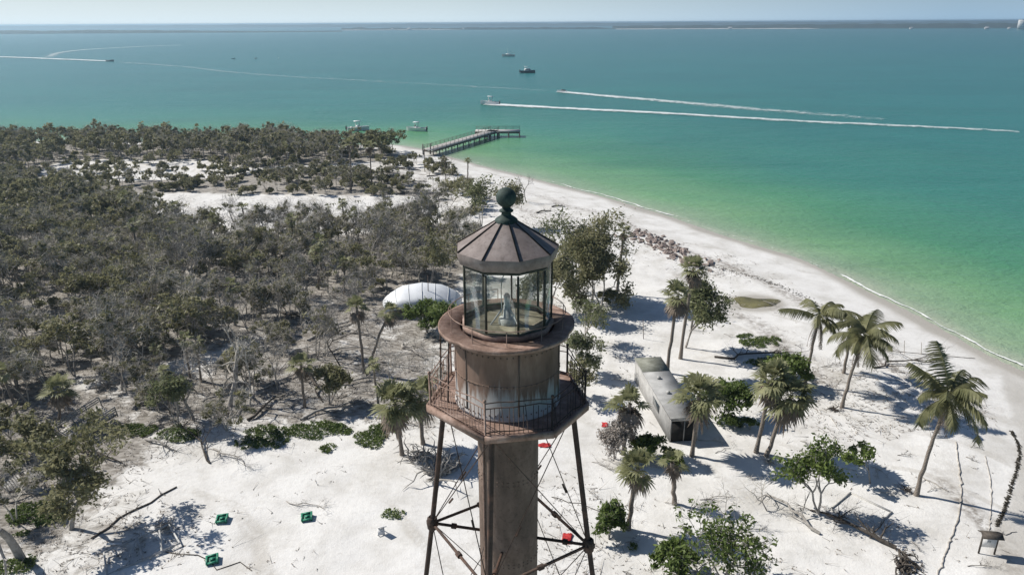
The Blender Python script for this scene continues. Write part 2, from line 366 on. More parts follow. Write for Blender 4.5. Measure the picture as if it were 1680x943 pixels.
wr = np.exp(-((sd - 13 + 5 * (fbm(X, Y, 0.06, 12, 3) - 0.5)) / 0.9) ** 2) * sstep(0.45, 0.62, fbm(X, Y, 0.05, 40, 2)) + 0.8 * np.exp(-((sd - 22 + 6 * (fbm(X, Y, 0.05, 15, 3) - 0.5)) / 1.6) ** 2) * sstep(0.4, 0.6, fbm(X, Y, 0.04, 44, 2))
wr = np.clip(wr, 0, 1) * (1 - litter)
tag(mesh_np('ground', np.stack([X, Y, Z], 1), Q, M['sand'], smooth=True, attrs={'litter': litter, 'wet': wetv, 'wrack': wr}), kind='structure')

# water: one sheet to the horizon; 'off' is the distance from the shore in metres
geo = lambda a, b, k: a * (b / a) ** (np.arange(1, k + 1) / k)
near_x = np.arange(-320, 200.1, 2.5); near_y = np.arange(20, 420.1, 2.5)
xs = np.concatenate([-geo(320, 24000, 16)[::-1], near_x, geo(200, 24000, 18)])
ys = np.concatenate([[-400, -100, -20, 0, 10], near_y, geo(420, 24000, 26)])
X, Y, Q = tensor_grid(xs, ys)
sd = poly_sd(np.stack([X, Y], 1), LAND)
n = N('sea_water')
p = n.pos(); off = n.attr('off')
j = n.math('MULTIPLY', n.math('SUBTRACT', n.noise(p, 0.018, 4, 0.6, 0.6), 0.5), 0.24)
o2 = n.math('ADD', off, j)
wc = n.ramp(o2, [(0.0, (0.40, 0.44, 0.33)), (0.05, (0.27, 0.375, 0.235)), (0.16, (0.175, 0.345, 0.165)), (0.30, (0.078, 0.255, 0.128)),
                 (0.48, (0.042, 0.205, 0.148)), (0.66, (0.024, 0.172, 0.148)), (0.82, (0.022, 0.158, 0.150)), (1.0, (0.020, 0.148, 0.152))])
pt = n.noise(n.scaled(p, (0.35, 1, 1)), 0.022, 6, 0.62, 1.2)
wc = n.mix(n.ramp(pt, [(0.40, 0.0), (0.66, 0.45)]), wc, n.mix(0.55, wc, (0.008, 0.062, 0.060)))
wc = n.mix(n.ramp(n.noise(n.scaled(p, (0.25, 1, 1)), 0.16, 5, 0.7, 0.8), [(0.5, 0.0), (0.72, 0.22)]), wc, n.mix(0.5, wc, (0.01, 0.06, 0.06)))
n.base(wc, 0.26, 0.36); n.p.inputs['IOR'].default_value = 1.33
h1 = n.noise(n.scaled(p, (1, 1.6, 1)), 0.55, 4, 0.65, 0.3); h2 = n.noise(n.scaled(p, (0.6, 1.3, 1)), 0.09, 3, 0.6, 0.3)
n.bump(n.math('ADD', h1, n.math('MULTIPLY', h2, 1.5)), 0.8, 0.45)
M['water'] = n.m
offv = np.maximum(-sd, 0)
offn = np.interp(offv, [0, 3, 11, 30, 64, 120, 290, 1200], [0, 0.06, 0.17, 0.31, 0.49, 0.66, 0.83, 1.0])
tag(mesh_np('water', np.stack([X, Y, np.full_like(X, WATER)], 1), Q, M['water'], smooth=True, attrs={'off': offn}), kind='structure')

# foam along the water's edge: a ragged strip of real froth
def foam_mat(name, colr, sx, lo, hi, hole=True):
    n = N(name); p = n.pos(); a = n.attr('fade')
    f = n.noise(p, sx, 6, 0.7, 0.4)
    al = n.ramp(n.math('ADD', f, n.math('SUBTRACT', a, 0.5)), [(lo, 0.0), (hi, 1.0)])
    n.base(colr, 0.7, 0.3); n.l.new(al, n.p.inputs['Alpha']); return n.m
M['foam'] = foam_mat('shore_foam', (0.78, 0.79, 0.76), 0.5, 0.46, 0.58)
M['wake'] = foam_mat('wake_foam', (0.74, 0.78, 0.78), 0.30, 0.36, 0.92)
def strip(name, pts, widths, fades, mat, z, across=5, crest=0.12):
    pts = np.asarray(pts, float); t = np.gradient(pts, axis=0); t /= np.linalg.norm(t, axis=1, keepdims=True); nrm = np.stack([-t[:, 1], t[:, 0]], 1)
    w = np.broadcast_to(np.asarray(widths, float), (len(pts),)); fd = np.broadcast_to(np.asarray(fades, float), (len(pts),))
    u = np.linspace(-1, 1, across)
    P = pts[:, None] + nrm[:, None] * (u[None, :, None] * w[:, None, None] / 2)
    zz = z + crest * (1 - u ** 2)[None] * (0.5 + vnoise(np.arange(len(pts)) * 0.35, np.zeros(len(pts)), 1, 6))[:, None]
    V = np.concatenate([P, zz[..., None]], 2).reshape(-1, 3)
    fa = (fd[:, None] * (1 - 0.85 * np.abs(u[None]) ** 1.2)).ravel()
    i = (np.arange(len(pts) - 1)[:, None] * across + np.arange(across - 1)[None]).ravel()
    return mesh_np(name, V, np.stack([i, i + 1, i + across + 1, i + across], 1), mat, smooth=True, attrs={'fade': fa})
sp = catmull([G(x, y, WATER) for x, y in SHORE_PX[9:]], 14)
wob = (fbm(sp[:, 0], sp[:, 1], 0.15, 50, 3) - 0.5)
tt = np.gradient(sp, axis=0); tt /= np.linalg.norm(tt, axis=1, keepdims=True)
sp2 = sp + np.stack([-tt[:, 1], tt[:, 0]], 1) * (0.4 + 2.0 * wob)[:, None]
tag(strip('shore_foam', sp2, 0.5 + 0.7 * vnoise(sp[:, 0], sp[:, 1], 0.3, 3), 0.46 + 0.26 * sstep(0.38, 0.6, fbm(sp[:, 0], sp[:, 1], 0.09, 61, 2)), M['foam'], WATER + 0.06),
    'thin white line of foam where the green water meets the beach', 'foam', kind='stuff')

# ------------------------------------------------------------------ far shores
def far_land(name, px0, px1, d0, d1, h0, h1, depth, mat, seed, taper=0.0, bumps=0.5):
    n_ = 220; t = np.linspace(0, 1, n_); px = px0 + (px1 - px0) * t; d = d0 + (d1 - d0) * t
    h = (h0 + (h1 - h0) * t) * (1 - bumps + bumps * 2 * fbm(px * 0.05, px * 0, 1.0, seed, 5))
    if taper: h = h * sstep(0, taper, 1 - t)
    rows = []
    for dd, hh in ((0, 0.0), (depth * 0.02, 0.72), (depth * 0.06, 1.0), (depth * 0.5, 1.05), (depth, 0.0)):
        P = np.array([at_dist(a, b + dd) for a, b in zip(px, d + 60 * fbm(px * 0.02, px * 0, 1.0, seed + 5, 3))])
        rows.append(np.concatenate([P, (WATER + 0.05 + h * hh)[:, None]], 1))
    V = np.concatenate(rows); i = (np.arange(4)[:, None] * n_ + np.arange(n_ - 1)[None]).ravel()
    return tag(mesh_np(name, V, np.stack([i, i + 1, i + n_ + 1, i + n_], 1), mat), kind='structure')
M['farwood'] = pm('far_woods', (0.028, 0.04, 0.025), (0.06, 0.07, 0.045), 0.02, 0.9, 0.1, 0, world=True)
M['farbeach'] = pm('far_beach_sand', (0.50, 0.48, 0.44), (0.64, 0.62, 0.58), 0.02, 0.9, 0.1, 0, world=True)
far_land('far_hills', -600, 2300, 7600, 6400, 22, 26, 2500, M['farwood'], 71, bumps=0.35)
far_land('far_shore', -600, 560, 2900, 3300, 13, 9, 500, M['farwood'], 72, taper=0.35, bumps=0.4)
far_land('far_shore', 560, 1010, 4100, 4000, 9, 10, 300, M['farwood'], 75, taper=0.1, bumps=0.8)
far_land('far_shore', 1005, 2300, 3900, 3000, 13, 24, 1200, M['farwood'], 73, bumps=0.35)
far_land('far_beach', 1010, 1345, 3780, 3560, 2.5, 2.5, 100, M['farbeach'], 77, taper=0.05, bumps=0.9)
far_land('far_beach', 560, 760, 3960, 3990, 2.0, 2.0, 80, M['farbeach'], 78, taper=0.2, bumps=1.0)
M['whitewall'] = pm('white_wall', (0.62, 0.61, 0.59), (0.72, 0.71, 0.69), 0.4, 0.8, 0.2, 0)
M['greyroof'] = pm('pale_roof', (0.30, 0.29, 0.28), (0.42, 0.41, 0.40), 0.4, 0.8, 0.2, 0)
def far_house(px, dist, w, h, label, flat=False):
    x, y = at_dist(px, dist); t = thing('beach_house' if not flat else 'apartment_tower', label, 'house' if not flat else 'apartment block', (x, y, WATER + (1.2 if flat else 0.6)), 0.3 * math.sin(px), 'white houses along the far shore')
    MB().box((0, 0, h / 2), (w, w * 0.7, h)).build('wall', M['whitewall'], t)
    b = MB()
    if flat: b.box((0, 0, h + 0.5), (w * 1.04, w * .74, 1.0))
    else:
        b.raw([(-w * .55, -w * .4, h), (w * .55, -w * .4, h), (w * .55, w * .4, h), (-w * .55, w * .4, h), (-w * .4, 0, h + w * .28), (w * .4, 0, h + w * .28)], [(0, 1, 5, 4), (2, 3, 4, 5), (1, 2, 5, 5), (3, 0, 4, 4)])
    b.build('roof', M['greyroof'], t)
    for fl in range(min(4, max(1, int(h / 3.2)))):
        for k in range(4): MB().box((-w * .36 + k * w * .24, -w * .35 - 0.02, 1.6 + fl * (h - 1.5) / max(1, min(4, int(h / 3.2)))), (w * .14, 0.08, 1.5)).build('window', M['darkwood'], t)
    return t
for px, d_, w_, h_, lb in ((643, 3940, 17, 7, 'small pale house on the far shore, the first of the row from the left'), (671, 3930, 24, 9, 'widest white house on the far shore left of the two anchored boats'),
                       (705, 3940, 15, 7, 'low white house on the far shore beside the widest house'), (760, 3940, 14, 8, 'narrow white house among dark trees on the far shore'),
                       (1198, 3560, 26, 7, 'bright white house on the far beach right of the wakes'), (1496, 3150, 16, 8, 'white house under far trees, left of the three near the frame edge'),
                       (1620, 3000, 20, 9, 'broad white house below the far ridge beside the pale tower block'), (1657, 2960, 13, 8, 'small white house just left of the pale tower block')):
    far_house(px, d_, w_ * .7, h_ * .75, lb)
far_house(1677, 2950, 24, 34, 'tall pale apartment block at the right end of the far shore', True)

# ------------------------------------------------------------------ air
n = N('haze_air'); n.n.remove(n.p); v = n.new('ShaderNodeVolumePrincipled')
v.inputs['Color'].default_value = (0.60, 0.83, 1.0, 1); v.inputs['Density'].default_value = 2.1e-4; v.inputs['Anisotropy'].default_value = 0.5
n.l.new(v.outputs[0], n.out.inputs['Volume']); M['haze'] = n.m
tag(MB().box((0, 0, 14.0), (48400, 48400, 44.0)).build('haze', M['haze']), 'pale blue haze over the bay', 'haze', kind='stuff')

# ------------------------------------------------------------------ lighthouse
def rustmat(name, c1, c2, c3, scale=1.6, drips=True):
    n = N(name); v = n.obj(); a = n.noise(n.scaled(v, (1, 1, 0.35 if drips else 1)), scale, 7, 0.65); b = n.noise(v, scale * 5, 5, 0.7)
    c = n.ramp(a, [(0.3, c1), (0.52, c2), (0.72, c3)])
    c = n.mix(n.math('MULTIPLY', n.ramp(b, [(0.5, 0.0), (0.68, 1.0)]), 0.55), c, tuple(x * 0.6 for x in c1))
    n.bump(b, 0.25, 0.02); return n.base(c, 0.72, 0.25)
M['brown'] = rustmat('weathered_brown_paint', (0.095, 0.070, 0.055), (0.165, 0.120, 0.095), (0.25, 0.185, 0.15))
M['rust'] = rustmat('rusty_gallery_iron', (0.145, 0.092, 0.068), (0.275, 0.188, 0.150), (0.42, 0.32, 0.272), 2.2, False)
M['iron'] = rustmat('dark_rusty_iron', (0.036, 0.027, 0.023), (0.068, 0.047, 0.038), (0.15, 0.085, 0.06), 2.0, False)
M['roof'] = rustmat('brown_roof_sheet', (0.145, 0.118, 0.108), (0.235, 0.20, 0.186), (0.34, 0.30, 0.285), 1.1)
M['seam'] = rustmat('dark_roof_seams', (0.030, 0.024, 0.021), (0.045, 0.036, 0.031), (0.065, 0.05, 0.042), 3, False)
M['verdigris'] = rustmat('dark_green_copper', (0.018, 0.032, 0.028), (0.035, 0.055, 0.048), (0.075, 0.105, 0.092), 3, False)
M['post'] = rustmat('green_grey_posts', (0.035, 0.038, 0.030), (0.060, 0.062, 0.048), (0.10, 0.10, 0.078), 3, False)
n = N('drum_paint'); v = n.obj()
a = n.noise(n.scaled(v, (1, 1, 0.3)), 1.5, 7, 0.65); c = n.ramp(a, [(0.3, (0.105, 0.070, 0.052)), (0.52, (0.185, 0.125, 0.096)), (0.72, (0.30, 0.215, 0.168))])
sx = n.new('ShaderNodeSeparateXYZ'); n.l.new(v, sx.inputs[0])
st = n.noise(n.scaled(v, (3.2, 3.2, 0.35)), 1.1, 5, 0.65); lowz = n.new('ShaderNodeMapRange'); n.l.new(sx.outputs[2], lowz.inputs[0])
lowz.inputs[1].default_value = 24.75; lowz.inputs[2].default_value = 23.6; lowz.clamp = True
bl = n.ramp(n.math('ADD', st, n.math('MULTIPLY', lowz.outputs[0], 0.42)), [(0.74, 0.0), (0.87, 0.8)])
c = n.mix(n.math('MULTIPLY', bl, n.math('MULTIPLY', lowz.outputs[0], 1.4, clamp=True)), c, (0.47, 0.46, 0.45)); n.bump(a, 0.2, 0.02); M['drum'] = n.base(c, 0.75, 0.2)
n = N('lantern_glass')
g = n.new('ShaderNodeBsdfGlossy'); g.inputs['Roughness'].default_value = 0.04; tr = n.new('ShaderNodeBsdfTransparent'); tr.inputs['Color'].default_value = (0.975, 0.99, 0.98, 1)
fr = n.new('ShaderNodeFresnel'); fr.inputs['IOR'].default_value = 1.45; df = n.new('ShaderNodeBsdfDiffuse'); df.inputs['Color'].default_value = (0.62, 0.68, 0.62, 1)
mx = n.new('ShaderNodeMixShader'); n.l.new(n.math('MULTIPLY', fr.outputs[0], 0.45), mx.inputs[0]); n.l.new(tr.outputs[0], mx.inputs[1]); n.l.new(g.outputs[0], mx.inputs[2])
m2 = n.new('ShaderNodeMixShader'); n.l.new(n.ramp(n.noise(n.obj(), 1.6, 5, 0.7), [(0.3, 0.01), (0.75, 0.035)]), m2.inputs[0]); n.l.new(mx.outputs[0], m2.inputs[1]); n.l.new(df.outputs[0], m2.inputs[2]); n.l.new(m2.outputs[0], n.out.inputs['Surface'])
M['glass'] = n.m
M['lampgrey'] = pm('lamp_grey_blue', (0.42, 0.43, 0.42), (0.60, 0.61, 0.59), 6, 0.4, 0.4, 0.1)
M['floorpaint'] = pm('lantern_floor_paint', (0.24, 0.21, 0.15), (0.42, 0.38, 0.29), 2.5, 0.8, 0.2, 0.1)
LX, LY = -0.15, 20.0
LH = thing('lighthouse', 'tall rusty brown iron lighthouse with a glass lantern room rising from the white sand', 'lighthouse', (LX, LY, 0))
def ang(deg): return np.array([math.sin(R(deg)), -math.cos(R(deg))])          # 0 looks at the bay side camera, + to the right
MB().lathe([(0.96, -0.3), (0.96, 10), (0.955, 22.66)], 40).build('shaft', M['brown'], LH, True)
b = MB()
for z in (4, 8, 12): b.lathe([(0.955, z - .05), (0.985, z - .04), (0.985, z + .04), (0.955, z + .05)], 40)
b.build('shaft_band', M['brown'], LH)
MB().path([(-0.76, -0.62, -.2), (-0.76, -0.62, 22.6)], 0.035, 8).build('conduit_pipe', M['rust'], LH)
# lower gallery: a seven-cornered deck
CORN = [-77, -15, 32, 78, 126, 176, 231]; RG = 2.46
deck = [ang(a) * RG for a in CORN]
prism('lower_gallery', [d * 0.985 for d in deck], 22.68, 22.77, M['rust'], LH)
b = MB()
for i in range(7):
    p0, p1 = deck[i], deck[(i + 1) % 7]; b.beam((*p0, 22.70), (*p1, 22.70), 0.10, 0.20)
b.build('gallery_edge', M['rust'], LH)
b = MB()
for a in np.arange(0, 360, 40) + 10:
    d = ang(a); b.beam((*(d * 0.97), 22.60), (*(d * 2.2), 22.63), 0.07, 0.09); b.tubes([(*(d * 0.97), 21.9)], [(*(d * 1.9), 22.58)], 0.03)
b.build('gallery_bracket', M['iron'], LH)
rl = np.random.default_rng(4)
for i in range(7):
    d = deck[i] * 0.965; MB().tubes([(*d, 22.77)], [(*d, 23.90)], 0.032, k=8).lathe([(0.001, 23.98), (.045, 23.95), (.05, 23.9), (.03, 23.87)], 8, (*d, 0)).build('railing_post', M['rust'] if i in (0, 1, 6) else M['iron'], LH)
for i in range(7):
    p0, p1 = deck[i] * 0.965, deck[(i + 1) % 7] * 0.965; L = np.linalg.norm(p1 - p0); b = MB()
    for z in (23.84, 23.66, 22.87):
        ts = np.linspace(0, 1, 6); pts = np.array([(*(p0 + (p1 - p0) * t), z) for t in ts]); pts[1:-1] += rl.normal(0, 0.018, (4, 3)); b.path(pts, 0.017, 6)
    nb = int(L / 0.135)
    for k in range(1, nb):
        if rl.random() < (0.10 if i != 2 else 0.25): continue
        q = p0 + (p1 - p0) * k / nb; bend = rl.normal(0, 0.02, 2) if rl.random() > 0.2 else rl.normal(0, 0.10, 2); b.tubes([(*q, 22.77)], [(*(q + bend), 23.66)], 0.0105, k=4)
    b.build('railing', M['rust'] if i in (0, 5, 6) else M['iron'], LH)
# watch room
MB().lathe([(1.58, 22.77), (1.615, 22.80), (1.615, 22.86), (1.58, 22.89), (1.58, 25.02), (1.62, 25.12), (1.66, 25.2), (1.66, 25.26)], 48).build('watch_room', M['drum'], LH, False)
b = MB()
for a in range(0, 360, 60): b.beam((*(ang(a + 12) * 1.586), 22.95), (*(ang(a + 12) * 1.586), 25.0), 0.05, 0.014)
b.build('plate_seam', M['brown'], LH)
b = MB()
for z, r_, nr in ((22.98, 1.583, 56), (24.92, 1.583, 56), (23.95, 1.583, 56), (20.62, .958, 36), (20.50, .958, 36), (17.62, .958, 36), (17.50, .958, 36)):
    for q in range(nr): d = ang(q * 360 / nr); b.box((*(d * r_), z), (.035, .03, .035), math.atan2(d[1], d[0]) + math.pi / 2)
b.build('rivet', M['brown'], LH)
b = MB().lathe([(1.579, 23.92), (1.588, 23.925), (1.588, 23.975), (1.579, 23.98)], 48); b.build('plate_joint', M['drum'], LH)
dd = MB()
for a in (150,):
    d = ang(a); dd.box((*(d * 1.58), 23.75), (0.75, 0.10, 1.75), math.atan2(d[1], d[0]) + math.pi / 2)
dd.build('door', M['iron'], LH)
# upper gallery: a dented rust disc
k = 64; a = np.arange(k) * 2 * np.pi / k
rr = 2.02 + 0.035 * np.sin(a * 3 + 1) + 0.05 * (vnoise(a * 3, a * 0, 1, 5) - 0.5) - 0.12 * np.exp(-((a - 1.25) / 0.14) ** 2) - .07 * np.exp(-((a - 5.5) / 0.10) ** 2)
zz = 25.31 + 0.03 * np.sin(a * 2 + .5) - 0.05 * np.exp(-((a - 1.25) / 0.16) ** 2)
V = []
for r_, dz in ((1.40, 0.0), (1.40, 0.05), (None, 0.05), ('lip', 0.075), ('lip', -0.06), (None, -0.06), (1.50, -0.03)):
    q = np.full(k, r_) if isinstance(r_, float) else (rr - .03 if r_ is None else rr)
    V.append(np.stack([q * np.sin(a), -q * np.cos(a), (zz if not isinstance(r_, float) else np.full(k, 25.29)) + dz], 1))
Q = [(i * k + j, i * k + (j + 1) % k, (i + 1) * k + (j + 1) % k, (i + 1) * k + j) for i in range(6) for j in range(k)]
mesh_np('upper_gallery', np.concatenate(V), Q, M['rust'], LH, True)
A9 = [-66 + 40 * i for i in range(9)]; o9 = R(-66)
b = MB().lathe([(1.28, 25.30), (1.40, 25.30), (1.40, 25.46), (1.36, 25.50), (1.28, 25.50)], 9, a0=o9); b.build('lantern_sill', M['rust'], LH)
MB().lathe([(1.27, 25.36), (0.02, 25.37)], 9, a0=o9).build('lantern_floor', M['floorpaint'], LH)
b = MB().lathe([(1.34, 25.50), (1.34, 25.56), (1.27, 25.56), (1.27, 25.50)], 9, a0=o9).lathe([(1.34, 27.50), (1.34, 27.6), (1.27, 27.6), (1.27, 27.50)], 9, a0=o9); b.build('glazing_frame', M['post'], LH)
for a_ in A9:
    d = ang(a_) * 1.31; MB().box((*d, 26.5), (0.055, 0.055, 1.92), R(a_)).build('lantern_post', M['post'], LH)
for i, a_ in enumerate(A9):
    p0, p1 = ang(a_) * 1.30, ang(a_ + 40) * 1.30; u = (p1 - p0) / np.linalg.norm(p1 - p0); p0 = p0 + u * 0.045; p1 = p1 - u * 0.045
    MB().beam((*p0, 26.49), (*p1, 26.49), 0.008, 1.85).build('glass_pane', M['glass'], LH)
b = MB()                                            # stanchions and the low grab rail round the glass
st_a = list(range(-170, 180, 34))
for a_ in st_a: b.tubes([(*(ang(a_) * 1.72), 25.33)], [(*(ang(a_) * 1.72), 25.86)], 0.014)
pts = [(*(ang(x) * 1.72), 25.86) for x in np.linspace(-170, 136, 60)]; b.path(pts, 0.014)
b.build('grab_rail', M['rust'], LH)
# roof
MB().lathe([(0.22, 28.74), (0.86, 28.33), (1.49, 27.93)], 9, a0=o9).build('roof', M['roof'], LH)
MB().lathe([(1.505, 27.95), (1.505, 27.86), (1.42, 27.60), (1.27, 27.58)], 9, a0=o9).build('eave_fascia', M['roof'], LH)
b = MB()
for a_ in A9: b.tubes([(*(ang(a_) * 0.22), 28.75)], [(*(ang(a_) * 1.50), 27.95)], 0.020, k=6)
b.build('roof_rib', M['seam'], LH)
MB().lathe([(0.32, 28.66), (0.32, 28.74), (0.25, 28.80), (0.15, 28.86), (0.13, 28.93), (0.20, 28.97), (0.20, 29.01), (0.12, 29.05), (0.11, 29.12)], 24).build('vent_collar', M['verdigris'], LH, True)
th = np.linspace(-1.25, 1.5708, 14); MB().lathe([(max(0.285 * math.cos(t), 0.002), 29.36 + 0.285 * math.sin(t)) for t in th], 28).build('finial_ball', M['verdigris'], LH, True)
# lamp inside
b = MB().lathe([(0.26, 25.37), (0.25, 25.55), (0.12, 25.58), (0.10, 25.95), (0.001, 25.96)], 20)
for a_ in (45, 165, 285): b.tubes([(*(ang(a_) * .5), 25.37)], [(*(ang(a_) * .14), 25.9)], 0.025)
b.build('lamp_pedestal', M['lampgrey'], LH)
MB().lathe([(0.001, 26.42), (0.06, 26.40), (0.10, 26.32), (0.085, 26.2), (0.10, 26.14), (0.085, 26.05), (0.11, 25.97)], 16).build('lamp', M['lampgrey'], LH, True)
MB().path([(-0.15, 0.1, 25.38), (-0.17, 0.1, 26.5), (-0.14, .1, 26.9), (0, 0.1, 27.1), (0, 0.1, 27.6)], 0.016).build('lamp_conduit', M['lampgrey'], LH)
# ladder between the galleries
la = ang(-80); lb = ang(-72); b = MB(); 
P0, P1 = np.array([-2.03, -.22]), np.array([-1.80, -.36])
b.tubes([(*P0, 22.77), (*P1, 22.77)], [(P0[0] + .07, P0[1], 25.2), (P1[0] + .10, P1[1], 25.2)], 0.028)
for z in np.arange(22.95, 25.3, 0.28): b.tubes([(*P0, z)], [(*P1, z)], 0.012)
b.build('ladder', M['iron'], LH)
# skeleton: four splayed legs, rings of struts, tie rods
TH = R(12.6)
def corner(kx, z):                                   # 0 right, 1 front, 2 left, 3 back
    r = 2.0 + (22.66 - z) * 0.143; a = [0, -90, 180, 90][kx] * math.pi / 180 - TH
    return np.array([r * math.cos(a), r * math.sin(a), z])
NODES = [18.1, 11.6, 4.8]
for kx in range(4):
    leg = MB().path([corner(kx, z) for z in (22.66, 18.1, 11.6, 4.8, -0.4)], 0.088, 10).build('leg', M['iron'], LH, True)
    for z in NODES:
        c = corner(kx, z); MB().lathe([(.11, -.26), (.17, -.2), (.19, 0), (.17, .2), (.11, .26)], 10, c).box(c, (0.30, 0.30, 0.16), R(30)).build('node_casting', M['iron'], leg)
for z in NODES:
    for kx in range(4):
        c0, c1 = corner(kx, z), corner((kx + 1) % 4, z); u = (c1 - c0) / np.linalg.norm(c1 - c0)
        s = MB().tubes([c0 + u * .15], [c1 - u * .15], 0.05, k=8).build('strut', M['iron'], LH)
        MB().tubes([(c0 + c1) / 2 - u * .09], [(c0 + c1) / 2 + u * .09], 0.095, k=8).build('collar', M['iron'], s)
        e = np.array([c0[0], c0[1], 0]); e = e / np.linalg.norm(e); cc = np.array([*(e[:2] * 0.95), z])
        s = MB().tubes([c0], [cc], 0.05, k=8).build('strut', M['iron'], LH); md = c0 * .55 + cc * .45; w = (cc - c0) / np.linalg.norm(cc - c0)
        MB().tubes([md - w * .08], [md + w * .08], 0.095, k=8).build('collar', M['iron'], s)
lv = [22.5] + NODES + [0.1]
for i in range(len(lv) - 1):
    for kx in range(4):
        k2 = (kx + 1) % 4
        for a_, b_ in ((corner(kx, lv[i]), corner(k2, lv[i + 1])), (corner(k2, lv[i]), corner(kx, lv[i + 1]))):
            s = MB().tubes([a_], [b_], 0.016, k=6).build('tie_rod', M['iron'], LH); md = a_ * .35 + b_ * .65; w = (b_ - a_) / np.linalg.norm(b_ - a_)
            MB().tubes([md - w * .16], [md + w * .16], 0.035, k=6).build('turnbuckle', M['iron'], s)
MB().lathe([(1.5, -0.4), (1.5, 0.25), (0.94, 0.3)], 24).build('footing', M['drift'], LH)
for o in LH.children_recursive:                      # final heights of the two galleries
    me = o.data; v = np.empty(len(me.vertices) * 3, dtype=np.float32); me.vertices.foreach_get('co', v); v = v.reshape(-1, 3)
    v[:, 2] = np.interp(v[:, 2], [-5, 20, 22.7, 25.35, 27.5, 40], [-5, 20, 23.14, 25.63, 27.56, 40.06]); me.vertices.foreach_set('co', v.ravel()); me.update()

# ------------------------------------------------------------------ plants
def leaf_quads(rg, centres, radii, n_each, size, flat=0.0, squash=0.8, fill=0.55):
    """leaf-sized diamond faces spread through a set of ellipsoid clumps"""
    c = np.repeat(np.asarray(centres, float), n_each, 0); r = np.repeat(np.asarray(radii, float), n_each); n = len(c)
    d = rg.normal(size=(n, 3)); d /= np.linalg.norm(d, axis=1, keepdims=True)
    rad = r * (fill + (1 - fill) * rg.random(n)) * (0.75 + 0.5 * rg.random(n))
    p = c + d * rad[:, None] * np.array([1, 1, squash])
    nr = rg.normal(size=(n, 3)) + d * 0.6 + np.array([0, 0, flat]); _, u, v = frames(nr)
    s = size * (0.55 + 0.9 * rg.random(n))[:, None]; ph = rg.random(n)[:, None] * 6.283
    uu = u * np.cos(ph) + v * np.sin(ph); vv = -u * np.sin(ph) + v * np.cos(ph)
    V = np.stack([p - uu * s, p + vv * s * 0.45, p + uu * s, p - vv * s * 0.45], 1).reshape(-1, 3)
    return V, np.arange(n * 4).reshape(-1, 4)
def skeleton(rg, h, r0, forks=3, levels=4, spread=0.55, lean=(0, 0), up=0.35, shrink=0.68, base=None, wiggle=0.22, stems=1):
    """tubes (p0,p1,r0,r1,level) and the branch tips of a forking plant of height about h"""
    seg = []; tips = []
    L0 = h * (1 - shrink) / (1 - shrink ** (levels + 1)) * 1.12
    def grow(p, d, L, r, lv):
        q = p; k = 3 if lv < 2 else 2
        for i in range(k):
            d = d + rg.normal(0, wiggle, 3) * (0.6 if lv == 0 else 1); d[2] += up * 0.15; d = d / np.linalg.norm(d)
            e = q + d * L / k; ra = r * (1 - 0.35 * i / k); rb = r * (1 - 0.35 * (i + 1) / k); seg.append((q, e, ra, rb, lv)); q = e
        if lv >= levels: tips.append(q); return
        nf = forks if lv else max(2, forks)
        a0 = rg.random() * 6.28
        for i in range(nf):
            if lv > 1 and rg.random() < 0.18: tips.append(q); continue
            a = a0 + i * 6.283 / nf + rg.normal(0, 0.5); s = spread * (0.6 + 0.7 * rg.random())
            _, u, v = frames(d[None]); nd = d * math.cos(s) + (u[0] * math.cos(a) + v[0] * math.sin(a)) * math.sin(s); nd[2] += up * 0.25
            grow(q, nd / np.linalg.norm(nd), L * shrink * (0.7 + 0.6 * rg.random()), r * 0.62, lv + 1)
    for s in range(stems):
        b = np.zeros(3) if base is None else np.array(base, float); d = np.array([lean[0], lean[1], 1.0]) + (rg.normal(0, 0.25, 3) * np.array([1, 1, 0]) if stems > 1 else 0)
        b = b + (rg.normal(0, 0.03, 3) * np.array([1, 1, 0]) if stems > 1 else 0); b[2] = -0.25
        grow(b, d / np.linalg.norm(d), L0, r0, 0)
    return seg, np.array(tips)
def seg_arrays(seg, k=4, lv=None):
    q = [x for x in seg if lv is None or x[4] in lv]
    mb = MB(); mb.tubes([x[0] for x in q], [x[1] for x in q], [x[2] for x in q], [x[3] for x in q], k=k, caps=False); return mb.arrays()
def twig_quads(rg, tips, n_each, L, w, droop=0.0):
    c = np.repeat(np.asarray(tips, float), n_each, 0); n = len(c)
    d = rg.normal(size=(n, 3)); d[:, 2] = np.abs(d[:, 2]) * 0.8 - droop; d /= np.linalg.norm(d, axis=1, keepdims=True)
    c = c + rg.normal(0, L * 0.35, (n, 3)); l = (L * (0.4 + rg.random(n)))[:, None]; s = np.cross(d, rg.normal(size=(n, 3))); s /= np.linalg.norm(s, axis=1, keepdims=True)
    V = np.stack([c - s * w, c + s * w, c + d * l + s * w * 0.3, c + d * l - s * w * 0.3], 1).reshape(-1, 3)
    return V, np.arange(n * 4).reshape(-1, 4)
def cat(*vq):
    V = []; Q = []; n = 0
    for v, q in vq: V.append(v); Q.append(np.asarray(q) + n); n += len(v)
    return np.concatenate(V), np.concatenate(Q)

